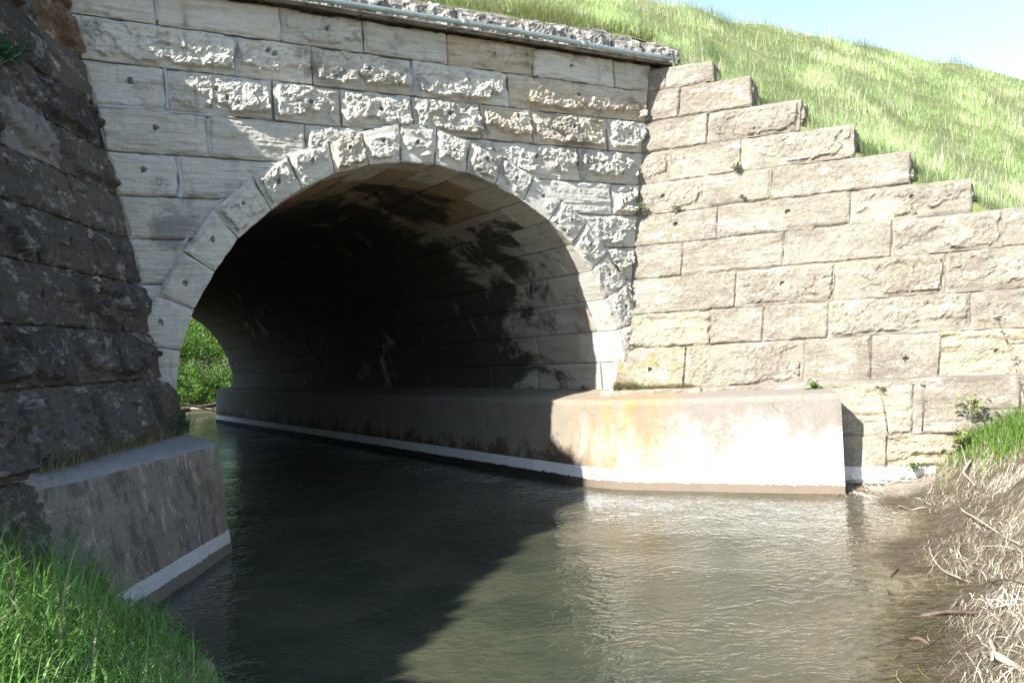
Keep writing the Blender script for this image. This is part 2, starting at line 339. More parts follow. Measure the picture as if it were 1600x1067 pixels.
def mat_leafy(name, rough=.5, trans=.35, mul=(1, 1, 1)):
    k = NT(name); c = k.mix(1.0, k.tc, mul, 'MULTIPLY'); k.set(k.b.inputs['Base Color'], c); k.b.inputs['Roughness'].default_value = rough; k.b.inputs['Specular IOR Level'].default_value = .35
    tr = k.n.new('ShaderNodeBsdfTranslucent'); k.l.new(c, tr.inputs[0]); mx = k.n.new('ShaderNodeMixShader'); mx.inputs[0].default_value = trans
    k.l.new(k.b.outputs[0], mx.inputs[1]); k.l.new(tr.outputs[0], mx.inputs[2]); k.l.new(mx.outputs[0], k.n['Material Output'].inputs[0]); return k.m
def mat_water():
    k = NT('silty_creek_water')
    c = k.mix(k.ramp(k.noise(.9, det=6, rough=.6), .35, .65), (.030, .036, .024), (.052, .054, .035))
    # shallow stream bed shows towards the right bank
    sh = k.ramp(k.math('ADD', k.math('MULTIPLY', k.math('ADD', k.math('MULTIPLY', k.xyz[0], .62), k.math('MULTIPLY', k.xyz[1], -.78)), 1.0), k.math('MULTIPLY', k.noise(1.1), 1.6)), 4.9, 6.9)
    bedc = k.mix(k.ramp(k.noise(9, det=8, rough=.75), .40, .62), (.085, .066, .040), (.20, .155, .095)); c = k.mix(k.math('MULTIPLY', sh, .9), c, bedc)
    warp = k.noise(.55, det=3); wx = k.n.new('ShaderNodeCombineXYZ')
    # ripples: crests roughly parallel to the picture plane, bent by a slow warp
    u = k.math('ADD', k.math('MULTIPLY', k.xyz[0], .86), k.math('MULTIPLY', k.xyz[1], -.50)); v = k.math('ADD', k.math('MULTIPLY', k.xyz[0], .50), k.math('MULTIPLY', k.xyz[1], .86))
    v = k.math('ADD', v, k.math('MULTIPLY', warp, 1.1)); k.set(wx.inputs[0], k.math('MULTIPLY', u, .72)); k.set(wx.inputs[1], v)
    r1 = k.noise(12, det=2, rough=.45, src=wx.outputs[0], dist=.2); r2 = k.noise(21, det=2, rough=.5, src=wx.outputs[0], off=(3, 1, 0), dist=.2)
    r3 = k.noise(3.0, (1, 1, 1), 3, .5, off=(6, 0, 0))
    amp = k.math('ADD', .35, k.math('MULTIPLY', k.ramp(k.noise(.5, det=2, off=(4, 4, 0)), .35, .65), .65))
    h = k.math('ADD', k.math('MULTIPLY', r1, 1.0), k.math('ADD', k.math('MULTIPLY', r2, .35), k.math('MULTIPLY', r3, .6)))
    nb = k.bump(k.math('MULTIPLY', h, amp), .015, 1)
    k.set(k.b.inputs['Base Color'], c); k.b.inputs['Roughness'].default_value = .045; k.b.inputs['IOR'].default_value = 1.33; k.l.new(nb, k.b.inputs['Normal'])
    return k.m

M = dict(litter=mat_simple('leaf_litter', (.035, .045, .015), (.09, .085, .045), 3), head=mat_headstone(), wing=mat_wingstone(), dark=mat_darkstone(), vault=mat_vault(), mortar=mat_mortar(),
         mortar_w=mat_mortar('tan_mortar', (.34, .30, .25), (.26, .22, .18)), mortar_d=mat_mortar('black_mortar', (.03, .028, .025), (.05, .045, .04)),
         cl=mat_concrete_light(), cd=mat_concrete_dark(), mud=mat_simple('wet_mud', (.12, .10, .08), (.26, .22, .175), 4, .8, .02, 14),
         soil=mat_simple('grassy_soil', (.07, .095, .025), (.16, .17, .07), 3), grass=mat_leafy('grass_blade', .45, .35), dry=mat_leafy('dry_straw', .7, .15),
         pipe=mat_simple('galvanised_steel', (.23, .29, .28), (.34, .40, .39), 9, .42, .002, 40, .5, .6), rust=mat_simple('rusty_plate', (.08, .045, .025), (.16, .09, .05), 12),
         bark=mat_simple('bark', (.06, .047, .035), (.13, .10, .075), 9, .9, .02, 20), dwood=mat_simple('bleached_driftwood', (.24, .205, .16), (.42, .37, .30), 8, .85, .01, 30),
         rwood=mat_simple('wet_red_driftwood', (.05, .034, .026), (.11, .07, .05), 8, .5, .01, 30), leaf=mat_leafy('leaf', .5, .4), water=mat_water(),
         parapet=mat_simple('dark_grey_limestone', (.10, .095, .085), (.34, .32, .29), 5, .95, .03, 12),
         pointing=mat_mortar('blue_grey_mortar', (.27, .29, .32), (.35, .37, .395)))

# ------------------------------------------------------------------ shared measurements (metres)
BH = .0295
RZ = [6.46, 6.0, 5.5, 5.0, 4.49, 4.0, 3.51, 3.0, 2.45, 1.94, 1.27, .58, 0., -.6]
NH = np.array([0, -1, BH]); NH = NH/np.linalg.norm(NH)
def HP(x, z, off=0.): return np.array([x, BH*z-off, z])
inner = [(3.39, 1.22), (3.385, 1.754), (3.278, 2.24), (3.085, 2.705), (2.86, 3.13), (2.565, 3.525), (2.195, 3.86), (1.766, 4.136), (1.328, 4.352), (.87, 4.498), (.411, 4.575),
         (-.085, 4.580), (-.547, 4.516), (-1.013, 4.374), (-1.455, 4.159), (-1.846, 3.880), (-2.263, 3.527), (-2.547, 3.138), (-2.81, 2.703), (-2.98, 2.238), (-3.08, 1.668), (-3.10, 1.0)]
outer = [(3.95, 1.22), (3.93, 1.80), (3.80, 2.38), (3.55, 2.95), (3.235, 3.42), (2.871, 3.86), (2.47, 4.21), (2.007, 4.517), (1.50, 4.781), (.99, 4.95), (.475, 5.108),
         (-.072, 5.112), (-.615, 4.949), (-1.079, 4.803), (-1.60, 4.58), (-2.05, 4.279), (-2.54, 3.87), (-2.90, 3.37), (-3.22, 2.87), (-3.50, 2.35), (-3.62, 1.668), (-3.64, 1.0)]
def inside_poly(x, z, poly):
    r = np.zeros(x.shape, bool); n = len(poly)
    for i in range(n):
        x1, z1 = poly[i]; x2, z2 = poly[(i+1) % n]
        c = ((z1 > z) != (z2 > z)) & (x < (x2-x1)*(z-z1)/((z2-z1) or 1e-9)+x1); r ^= c
    return r
cen = np.array([.15, 2.4])
ringcut = [tuple(np.array(q)+(cen-np.array(q))/np.linalg.norm(cen-np.array(q))*.035) for q in outer]+[(-3.64, -1), (3.95, -1)]
ringcut = [(x, z) if z > 1.0 else (x, -1) for x, z in ringcut]
def outside_ring(P): return ~inside_poly(P[:, 0], P[:, 2], ringcut)

AL, XW, XB = .60381, 3.0652, .21035; AL3 = .5; XL, XLB = -2.811, -.19
# ------------------------------------------------------------------ stone arch bridge: headwall, ring, vault, coping, parapet
bridge = tag(empty('stone_arch_bridge', (0, 0, 0)), 'rock faced limestone headwall with round arch tunnel over the creek', 'bridge')
rows = {0: [-3.024, -1.572, -.488, .746, 2.15, 3.651], 1: [-2.144, -1.206, .201, 1.69], 2: [-2.971, -1.727, -.852, .142, 1.195, 2.047, 3.436], 3: [-2.521, -1.35, -.08, .48, 1.35, 2.839],
        4: [-2.887, 3.407], 5: [], 6: [3.0], 7: [-3.1, 3.3], 8: [], 9: []}
flat = {(0, 0), (0, 1), (0, 3), (1, 0), (2, 0), (3, 0), (3, 1), (4, 0), (4, 1), (5, 0), (6, 0), (7, 0), (0, 5), (0, 6)}
mb = MB(); rnd = random.Random(5)
for r in range(10):
    xs = [-4.45]+[q for q in rows[r]]+[4.9]
    if r in (5, 6, 7, 8, 9): xs = sorted(set(xs+[0.0]))
    zt, zb = RZ[r]-.0, RZ[r+1]
    if r == 0: zt = 6.44
    for i in range(len(xs)-1):
        x0, x1 = xs[i], xs[i+1]; fl = (r, i) in flat
        style = 'bed' if fl else 'rock'; am = rnd.uniform(.03, .045) if fl else rnd.uniform(.085, .115)
        if r == 0 and not fl: am = .05
        if r == 1 and i == 0: style, am = 'rock', .09
        if x0 < -2.9 and r > 3: style, am = 'bed', .035
        if r == 0 and i in (2, 4): style, am = 'rock', .07
        warm = 0.0
        if (r, i) in ((1, 4), (2, 5), (2, 6), (0, 4)): warm = .55
        if (r, i) == (2, 7): warm = .1
        tone = (rnd.uniform(.2, .95), warm+rnd.uniform(0, .12), 0)
        cl_ = lambda x_, z_: min(max(x_, XL+XLB*z_+.015), XW+XB*z_-.012)
        stone(mb, HP(cl_(x0, zb), zb), HP(cl_(x1, zb), zb), HP(cl_(x1, zt), zt), HP(cl_(x0, zt), zt), NH, style, am, .019, .14, 100+r*31+i, tone, mask=outside_ring if r >= 2 else None, hole=rnd.choice((0, 1)) if fl else rnd.choice((1, 1, 2)), gap=.009)
mb.build('masonry_block_facing', M['head'], bridge, smooth=False)
# mortar bed behind the facing
mb = MB()
zt = 6.44
outp = outer
for k in range(len(outp)-1):
    # strip from the ring outward to a big frame, radial
    p, q = outp[k], outp[k+1]
    def far(pt):
        dx, dz = pt[0]-cen[0], pt[1]-cen[1]; t = min((4.9/abs(dx)) if abs(dx) > 1e-6 else 99, (4.0/dz) if dz > .05 else 99, (3.4/-dz) if dz < -.05 else 99)
        return (cen[0]+dx*t, min(cen[1]+dz*t, 6.43))
    P_, Q_ = far(p), far(q); i2, j2 = (np.array(p)*.9+cen*.1), (np.array(q)*.9+cen*.1)
    mb.add([HP(i2[0], i2[1], -.035), HP(j2[0], j2[1], -.035), HP(Q_[0], Q_[1], -.035), HP(P_[0], P_[1], -.035)], [[0, 1, 2, 3]])
mb.add([HP(-5, 6.43, -.035), HP(5, 6.43, -.035), HP(5, 5.6, -.035), HP(-5, 5.6, -.035)], [[0, 1, 2, 3]])
mb.build('mortar_bed', M['mortar'], bridge, smooth=False)
# raised smears of re-pointing mortar on the left joints (strips lying on the joints, 1 cm thick)
mb = MB()
def smear(path, wid, off, seed):
    mb = MB(); pts = np.array(path, float); L = np.r_[0, np.cumsum(np.linalg.norm(np.diff(pts, axis=0), axis=1))]; n = max(6, int(L[-1]/.035)); s = np.linspace(0, L[-1], n)
    X = np.interp(s, L, pts[:, 0]); Z = np.interp(s, L, pts[:, 1]); tx = np.gradient(X); tz = np.gradient(Z); l = np.hypot(tx, tz); tx /= l; tz /= l
    w1 = wid*(.55+.45*vn(s*6, s*0+seed, seed=3)); w2 = wid*(.55+.45*vn(s*6, s*0+seed+9, seed=4)); V = []
    for k in range(n):
        o = off+.006*vn(np.array([s[k]*9.]), np.array([seed*1.]))[0]
        V += [HP(X[k]-tz[k]*w1[k], Z[k]+tx[k]*w1[k], off-.03), HP(X[k]-tz[k]*w1[k]*.8, Z[k]+tx[k]*w1[k]*.8, o), HP(X[k]+tz[k]*w2[k]*.8, Z[k]-tx[k]*w2[k]*.8, o), HP(X[k]+tz[k]*w2[k], Z[k]-tx[k]*w2[k], off-.03)]
    F = [[4*k+a, 4*k+a+1, 4*k+a+5, 4*k+a+4] for k in range(n-1) for a in range(3)]; mb.add(V, F); mb.build('pointing_mortar', M['pointing'], bridge)
for pa, w in (([(-2.971, 5.5), (-2.971, 5.02)], .035), ([(-3.7, 5.0), (-2.2, 4.99)], .028), ([(-2.521, 4.95), (-2.521, 4.5)], .03), ([(-2.9, 4.47), (-2.86, 4.2), (-2.9, 4.0)], .05), ([(-2.144, 5.95), (-2.15, 5.5)], .03),
              ([(-3.0, 3.25), (-2.92, 3.42), (-2.56, 3.9), (-2.4, 4.0)], .035), ([(-2.52, 3.86), (-2.28, 3.56)], .035), ([(-2.02, 4.3), (-1.9, 4.1), (-1.82, 3.92)], .09), ([(-3.38, 3.0), (-3.24, 2.9), (-3.3, 2.6), (-3.5, 2.4)], .05),
              ([(-3.22, 2.88), (-2.95, 2.78), (-2.86, 2.72)], .035), ([(-3.35, 3.78), (-2.95, 3.78)], .05), ([(-1.572, 6.4), (-1.57, 6.02)], .02), ([(-3.024, 6.4), (-3.02, 6.05)], .02), ([(.201, 5.98), (.2, 5.52)], .025)):
    smear(pa, w, .017, int(abs(pa[0][0]*77)))
# arch ring, each voussoir a part; every one runs back into the barrel by its own length
depths = []
NRING = len(inner)-1
for i in range(NRING):
    rr = random.Random(40+i); dep = (.55, .95, .42, 1.05, .5, 1.1, .6, .95)[i % 8]; depths.append(dep)
    flatv = i in (17, 18, 19, 20, 16)
    lowr = i in (0, 1, 2, 3)
    am = .03 if flatv else (.032 if lowr else (.055 if i < 7 else rr.uniform(.065, .09))); stl = 'bed' if flatv else 'rock'
    if i == 0: stl, am = 'flat', .012
    mb = MB(); off = .05
    tone = (rr.uniform(.55, 1), .1 if i != 12 else .45, 0)
    mk = None
    stone(mb, HP(*inner[i], off), HP(*inner[i+1], off), HP(*outer[i+1], off), HP(*outer[i], off), NH, stl, am, .0175, dep+off, 400+i, tone, sdir=(0, 1, 0), gap=.0075, hole=1 if i not in (0,) else 0, jit=.004)
    mb.build('voussoir', M['head'], bridge, smooth=False)
# barrel vault
mb = MB(); VE = 24.2
for i in range(NRING):
    a, b = inner[i], inner[i+1]; nrm = np.array([-(b[1]-a[1]), 0, b[0]-a[0]]); nrm = nrm/np.linalg.norm(nrm)
    mid = np.array([(a[0]+b[0])/2, 0, (a[1]+b[1])/2])
    if nrm@(np.array([cen[0], 0, cen[1]])-mid) < 0: nrm = -nrm
    rr = random.Random(900+i); y = depths[i]+BH*3
    while y < VE:
        L = rr.uniform(.8, 1.9); y1 = min(VE, y+L); 
        if VE-y1 < .4: y1 = VE
        st_ = .035 if y < 5 else (.08 if y < 12 else .2)
        sh = rr.uniform(-.012, .008)
        A = lambda q, yy: np.array([q[0], yy, q[1]])+nrm*(sh-.004)
        white = 1. if (y < 3.2 and i < 6 and rr.random() < .45) else 0
        tone = (rr.uniform(0, 1), .75 if 7 <= i <= 15 else (rr.uniform(0, .25)), white)
        stone(mb, A(a, y), A(a, y1), A(b, y1), A(b, y), nrm, 'flat', .008, st_, .06, 1300+i*50+int(y*3), tone, gap=.006, jit=.004)
        y = y1
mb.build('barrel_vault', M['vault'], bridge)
mb = MB()
sc_ = lambda q: (cen[0]+(q[0]-cen[0])*1.018+.0, cen[1]+(q[1]-cen[1])*1.018)
ys = [.2, 8, 16, VE]
for i in range(NRING):
    a, b = sc_(inner[i]), sc_(inner[i+1]); a2, b2 = (a[0]*1.08, a[1]*1.06), (b[0]*1.08, b[1]*1.06)
    for k in range(3):
        mb.add([(a[0], ys[k], a[1]), (b[0], ys[k], b[1]), (b[0], ys[k+1], b[1]), (a[0], ys[k+1], a[1])], [[0, 1, 2, 3]])
    mb.add([(a[0], VE, a[1]), (b[0], VE, b[1]), (b2[0], VE, b2[1]), (a2[0], VE, a2[1])], [[0, 1, 2, 3]])
mb.build('vault_backing', M['mortar_d'], bridge)
# rear headwall so the far mouth is a solid wall
mb = MB()
for i in range(NRING):
    a, b = inner[i], inner[i+1]
    def fr(pt):
        dx, dz = pt[0]-cen[0], pt[1]-cen[1]; t = min((6./abs(dx)) if abs(dx) > 1e-6 else 99, (4.4/dz) if dz > .05 else 99, (3.4/-dz) if dz < -.05 else 99); return (cen[0]+dx*t, cen[1]+dz*t)
    A_, B_ = fr(a), fr(b); mb.add([(a[0], VE+.01, a[1]), (b[0], VE+.01, b[1]), (B_[0], VE+.01, B_[1]), (A_[0], VE+.01, A_[1])], [[0, 1, 2, 3]])
mb.build('rear_headwall', M['wing'], bridge, smooth=False)
# coping ledge
mb = MB(); rr = random.Random(3)
x = -5.2
while x < 4.75:
    x1 = min(4.75, x+rr.uniform(.9, 1.5))
    stone(mb, (x, .01, 6.445), (x1, .01, 6.445), (x1, .01, 6.485), (x, .01, 6.485), (0, -1, 0), 'flat', .008, .03, .1, 777+int(x*10), (.5, 0, 0), jit=.002)
    stone(mb, (x, .01, 6.485), (x1, .01, 6.485), (x1, .42, 6.50), (x, .42, 6.50), (0, 0, 1), 'flat', .01, .06, .05, 778+int(x*10), (.5, 0, 0), jit=.002)
    x = x1
mb.build('coping_ledge', M['parapet'], bridge)
mb = MB(); box(mb, (-.3, -.005, 6.452), (9.8, .06, .010)); mb.build('flashing_strip', M['parapet'], bridge, smooth=False)
# parapet course set back on the ledge
mb = MB(); x = -5.6; rr = random.Random(8); k = 0
while x < 5.25:
    x1 = x+rr.uniform(.55, 1.15)
    if x1 > 5.0: x1 = 5.3
    zt = 6.93+rr.uniform(-.05, .05)-max(0, x-4.3)*.10
    stone(mb, (x, .40, 6.49), (x1, .40, 6.49), (x1, .45, zt), (x, .45, zt), (0, -1, .05), 'rock', .09, .03, .2, 2000+k, (rr.random(), 0, 0), jit=.015, gap=.012)
    stone(mb, (x, .43, zt-.005), (x1, .43, zt-.005), (x1, .95, zt+.02), (x, .95, zt+.02), (0, 0, 1), 'rock', .05, .05, .15, 2100+k, (rr.random(), 0, 0), jit=.01, gap=.012)
    if x1 >= 5.3: stone(mb, (x1, .43, 6.4), (x1, 1.0, 6.4), (x1, 1.0, zt), (x1, .43, zt), (1, 0, 0), 'rock', .05, .05, .1, 2200, (.4, 0, 0))
    x = x1; k += 1
mb.build('parapet_course', M['parapet'], bridge, smooth=False)
# pipe
pipe = tag(empty('steel_pipe', (4.6, -.12, 6.5)), 'long thin galvanised pipe running along the top ledge of the headwall', 'pipe')
mb = MB(); xs = np.linspace(-5.4, 4.62, 40); tube(mb, [(q, -.072+.01*sin(q*2.1), 6.512+.012*sin(q*1.3)-.012*q/4) for q in xs], .036, 12); mb.build('pipe_run', M['pipe'], pipe)
for q in (-3.4, -1.25, .9, 2.9):
    mb = MB(); tube(mb, [(q-.05, -.072+.01*sin(q*2.1), 6.512+.012*sin(q*1.3)-.012*q/4), (q+.05, -.072+.01*sin(q*2.1), 6.512+.012*sin(q*1.3)-.012*q/4)], .043, 12); mb.build('coupling', M['pipe'], pipe)

# ------------------------------------------------------------------ wing walls
AL, XW, XB = .60381, 3.0652, .21035
D2 = np.array([sin(AL), -cos(AL), 0]); N2 = -np.cross(D2, np.array([XB, BH, 1.])); N2 /= np.linalg.norm(N2)
if N2[0] > 0: N2 = -N2
def WP(s, z, off=0):
    if z < 1.267: off = off+.46
    return np.array([XW+XB*z, BH*z, z])+D2*s+N2*off
rw = {0: [.27], 1: [.52], 2: [.99], 3: [.45, 1.53], 4: [.98, 2.0], 5: [1.25, 3.1], 6: [.76, 2.23, 3.66, 5.0], 7: [1.59, 2.95, 4.34, 5.6], 8: [1.26, 2.01, 2.89, 4.66, 5.9], 9: [.93, 2.6, 3.47, 4.31, 5.5], 10: [1.3, 2.6, 4.01, 5.2], 11: [1.1, 2.5, 3.73, 5.0], 12: [1.5, 3., 4.6]}
ends = [1.0, 1.6, 2.36, 3.10, 3.86, 4.62, 6.3, 7.0, 7.6, 8., 8.3, 8.3, 8.3]
wing = tag(empty('stepped_wing_wall', tuple(WP(0, 0))), 'sunlit tan limestone wing wall with stepped top right of the arch', 'retaining wall')
mb = MB(); rr = random.Random(77)
styles = {(9, 0): ('flat', .03, 0, 1), (8, 0): ('layer', .05, .75, 0), (9, 4): ('layer', .06, .7, 0), (9, 5): ('layer', .05, .5, 0), (10, 2): ('layer', .04, .5, 0), (11, 3): ('layer', .08, .75, 0), (11, 2): ('flat', .03, .45, 0), (10, 3): ('bed', .04, .1, 0)}
for r in range(13):
    xs = [-.12]+rw[r]+[ends[r]]
    zt = 6.36 if r == 0 else (RZ[r]-.006 if r == 10 else RZ[r]); zb = RZ[r+1]
    for i in range(len(xs)-1):
        s0, s1 = xs[i], xs[i+1]
        stl, am, warm, moss = styles.get((r, i), (rr.choice(('flat', 'flat', 'bed', 'rock')), None, rr.choice((0, 0, .05)), 0))
        if am is None: am = {'flat': .022, 'bed': .03, 'rock': .045}[stl]
        sl = .04*rr.uniform(-1, 1) if i == len(xs)-2 and r < 6 else 0
        tn = (rr.uniform(.2, .8), warm, moss)
        stone(mb, WP(s0, zb), WP(s1+sl, zb), WP(s1, zt-.03*(r < 6)*(i == len(xs)-2)), WP(s0, zt), N2, stl, am, .021, .5 if (r < 7) else .14, 3000+r*40+i, tn, gap=.0015, hole=rr.choice((0, 0, 1)), jit=.008, ero=rr.choice((0, .5, 1)))
        if r < 6 and i == len(xs)-2:   # exposed tread of the step and broken end
            o = np.array([0, 0, 1.]); bk = -N2*.55; bk[2] = 0
            sa = 0 if r == 0 else max(ends[r-1]-.1, s0)
            if r == 0: sa = -.1
            stone(mb, WP(sa, zt-.02), WP(s1-.01, zt-.03), WP(s1-.01, zt-.03)+bk, WP(sa, zt-.02)+bk, o, 'rock', .02, .04, .05, 3500+r, tn, gap=.0, jit=.01)
            stone(mb, WP(s1-.01, zb+.01), WP(s1-.01, zb+.01)+bk, WP(s1-.02, zt-.03)+bk, WP(s1-.02, zt-.03), D2, 'rock', .07, .025, .06, 3600+r, (tn[0]*.3, 0, 0), gap=.0, jit=.015)
for k_, (sa_, sb_) in enumerate(((2.6, 3.9), (3.9, 5.2), (5.2, 6.7), (6.7, 8.3))):
    A_, B_ = WP(sa_, 1.262, .02), WP(sb_, 1.262, .02); stone(mb, A_, B_, B_-N2*.6*np.array([1, 1, 0]), A_-N2*.6*np.array([1, 1, 0]), (0, 0, 1), 'flat', .012, .05, .05, 3900+k_, (.5, 0, 0), gap=0)
mb.build('stonework', M['wing'], wing, smooth=False)
mb = MB()
for r in range(13):
    zt = 6.3 if r == 0 else (RZ[r]-.006 if r == 10 else RZ[r]); zb = RZ[r+1]; o = -.03
    mb.add([WP(-.2, zb, o), WP(ends[r]-.03, zb, o), WP(ends[r]-.03, zt-.03*(r < 6), o), WP(-.2, zt-.03*(r < 6), o)], [[0, 1, 2, 3]])
mb.build('mortar_bed', M['mortar_w'], wing, smooth=False)

AL3 = .5; XL, XLB = -2.811, -.19
D3 = np.array([-sin(AL3), -cos(AL3), 0]); N3 = np.cross(D3, np.array([XLB, BH, 1.])); N3 /= np.linalg.norm(N3)
if N3[0] < 0: N3 = -N3
def LP(s, z, off=0): return np.array([XL+XLB*z, BH*z, z])+D3*s+N3*off
lw = {3: [1.32], 4: [1.28, 2.3], 5: [1.16, 1.89, 3.0], 6: [1.04, 2.2], 7: [.75, 1.67, 3.1], 8: [1.29, 2.1, 3.0], 9: [.6, 2.07, 3.3], 10: [1.1, 2.3, 3.2], 11: [.9, 2.4]}
dwing = tag(empty('shaded_wing_wall', tuple(LP(0, 0))), 'dark blackened rock faced wing wall in shade left of the arch', 'retaining wall')
mb = MB(); rr = random.Random(12)
for r in range(13):
    zt = 6.5 if r == 0 else RZ[r]; zb = RZ[r+1]; end = 4.0 if r > 3 else 4.0-(3-r)*1.1
    xs = [-.12]+[q for q in lw.get(r, [.9, 2.1, 3.3]) if q < end-.2]+[3.5, end]
    xs = sorted(q for q in xs if q <= end); xs = [q for n_, q in enumerate(xs) if n_ == 0 or q-xs[n_-1] > .25 or q == end]
    for i in range(len(xs)-1):
        stl = rr.choice(('rock', 'rock', 'bed')); am = .10 if stl == 'rock' else .05
        if r >= 8: stl, am = 'rock', rr.uniform(.10, .14)
        if r >= 10: am = .04
        tn = (rr.uniform(0, 1), .3 if (r, i) in ((1, 0), (0, 0)) else 0, .45 if (r, i) == (4, 1) else 0)
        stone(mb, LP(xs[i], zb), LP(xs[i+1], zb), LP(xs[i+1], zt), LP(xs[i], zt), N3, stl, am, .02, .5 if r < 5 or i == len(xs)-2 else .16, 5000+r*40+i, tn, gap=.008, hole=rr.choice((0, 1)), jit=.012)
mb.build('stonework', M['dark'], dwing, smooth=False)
mb = MB()
for r in range(13):
    zt = 6.4 if r == 0 else RZ[r]; end = 3.97 if r > 3 else 3.95-(3-r)*1.1
    mb.add([LP(-.2, RZ[r+1], -.04), LP(end, RZ[r+1], -.04), LP(end, zt, -.04), LP(-.2, zt, -.04)], [[0, 1, 2, 3]])
mb.build('mortar_bed', M['mortar_d'], dwing, smooth=False)

# ------------------------------------------------------------------ concrete footings
def loft(mb, base, top, z0, z1, back, seed, step=.06, ztb=None):
    """wall face from base polyline to top polyline plus sloping top to the back polyline"""
    def res(pl, n):
        pl = np.array(pl, float); L = np.r_[0, np.cumsum(np.linalg.norm(np.diff(pl, axis=0), axis=1))]; s = np.linspace(0, L[-1], n)
        return np.stack([np.interp(s, L, pl[:, k]) for k in range(pl.shape[1])], 1)
    # resample by segments so corners stay aligned
    n_seg = [max(2, int(np.linalg.norm(np.array(base[i+1])-np.array(base[i]))/step)) for i in range(len(base)-1)]
    def rs(pl):
        out = []
        for i in range(len(pl)-1):
            t = np.linspace(0, 1, n_seg[i], endpoint=False)[:, None]; out.append((1-t)*np.array(pl[i], float)+t*np.array(pl[i+1], float))
        out.append([pl[-1]]); return np.concatenate(out)
    B, T, K = rs(base), rs(top), rs(back); n = len(B); nv = 24; V = []
    b3 = np.c_[B, np.full(n, z0)]; t3 = np.c_[T, np.full(n, z1)] if T.shape[1] == 2 else T; k3 = K
    rowsv = []
    for j in range(nv+1):
        f = j/nv; rowsv.append(b3*(1-f)+t3*f)
    # rounded arris
    nt = 10
    for j in range(1, nt+1):
        f = j/nt; rowsv.append(t3*(1-f)+k3*f+np.array([0, 0, .012*sin(min(1, f*4)*pi/2)]))
    V = np.stack(rowsv, 1)   # n x rows x 3
    tt = np.gradient(V[:, 5, :2], axis=0); nn = np.stack([tt[:, 1], -tt[:, 0]], 1); nn /= np.linalg.norm(nn, axis=1)[:, None]+1e-9
    u = np.cumsum(np.r_[0, np.linalg.norm(np.diff(B, axis=0), axis=1)])[:, None]*np.ones((1, V.shape[1])); zz = V[:, :, 2]
    dsp = .010*fbm(u*3, zz*3, seed=seed, oct=4)
    # board marks and pour joints
    dsp -= .006*np.exp(-((zz-.82)/.012)**2)+.004*np.exp(-((zz-.45)/.012)**2)
    V[:, :, :2] += nn[:, None, :]*dsp[:, :, None]
    F = grid_faces(n-1, V.shape[1]-1); mb.add(V.reshape(-1, 3), F)
    return V
foot = tag(empty('concrete_footing', (2.45, -.6, 0)), 'cream concrete footing with a white water line below the sunlit wing wall', 'footing')
def arc_corner(p0, pc, p1, n=8):
    out = []
    for k in range(n+1):
        t = k/n; out.append(tuple((1-t)**2*np.array(p0)+2*t*(1-t)*np.array(pc)+t*t*np.array(p1)))
    return out
base = [(2.47, 23.4), (2.46, 12), (2.45, 4), (2.44, .5)]+arc_corner((2.44, .1), (2.43, -.50), (2.68, -.95))+[(3.2, -1.78), (4.105, -3.195), (4.13, -3.232)]
top = [(2.56, 23.4), (2.56, 12), (2.56, 4), (2.56, .5)]+arc_corner((2.56, .15), (2.56, -.40), (2.80, -.86))+[(3.31, -1.69), (4.20, -3.13), (4.25, -3.17)]
k0 = [(3.42, 23.4), (3.42, 12), (3.42, 4), (3.42, .5)] 
wpt = lambda s: tuple(WP(s, 1.3, -.03)[:2])
back = [(x, y, 1.33) for x, y in k0[:4]]+[(*q, 1.33) for q in arc_corner((3.42, .3), (3.42, .1), wpt(.12))]+[(*wpt(1.0), 1.33), (*wpt(2.66), 1.335), (*wpt(2.72), 1.335)]
top3 = [(x, y, 1.205 if y > 1 else 1.22) for x, y in top]; top3[-2] = (*top3[-2][:2], 1.235); top3[-1] = (*top3[-1][:2], 1.235)
mb = MB(); V = loft(mb, base, top3, -.5, 1.22, back, 31)
# end faces
for e, flip in ((0, 0), (-1, 1)):
    col_ = V[e]; nfl = 25; front = col_[:25]; topl = col_[24:]; bk = topl[-1]
    vv = [*front, *topl[1:]]; base_b = np.array([bk[0], bk[1], -.5]); vv.append(base_b); m = len(vv)
    f3 = [[m-1, a, a+1] if flip == 0 else [m-1, a+1, a] for a in range(m-2)]; mb.add(vv, None, f3)
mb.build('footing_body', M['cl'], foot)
aban = tag(empty('concrete_abutment', (-2.61, -.53, 0)), 'grey stained battered concrete block with white water line in front of the shaded wing wall', 'footing')
base = [(-4.75, -1.75), (-4.02, -2.86), (-3.85, -2.75), (-2.63, -.56), (-2.61, -.50), (-2.61, 3), (-2.61, 23)]
base = [(-4.85, -3.1), (-4.04, -2.92), (-3.98, -2.87), (-2.625, -.56), (-2.605, -.50), (-2.61, 3), (-2.61, 23)]
top = [(-4.78, -3.02, 1.27), (-4.38, -2.70, 1.19), (-4.33, -2.66, 1.19), (-2.775, -.54, 1.19), (-2.75, -.48, 1.19), (-2.75, 3, 1.19), (-2.75, 23, 1.19)]
bks = [(*LP(3.50, 1.33, -.05)[:2], 1.33), (*LP(3.48, 1.33, -.05)[:2], 1.33), (*LP(3.42, 1.33, -.05)[:2], 1.33), (*LP(.1, 1.33, -.05)[:2], 1.33), (*LP(0, 1.33, -.05)[:2], 1.33), (-3.15, 3, 1.33), (-3.15, 23, 1.33)]
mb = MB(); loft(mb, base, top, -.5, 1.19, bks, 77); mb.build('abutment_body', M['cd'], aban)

# ------------------------------------------------------------------ water and terrain
mb = MB(); mb.add([(-40, -60, 0), (60, -60, 0), (60, 70, 0), (-40, 70, 0)], [[0, 1, 2, 3]]); o = mb.build('water', M['water']); tag(o, 'brown green rippled creek water flowing from the tunnel', kind='structure')

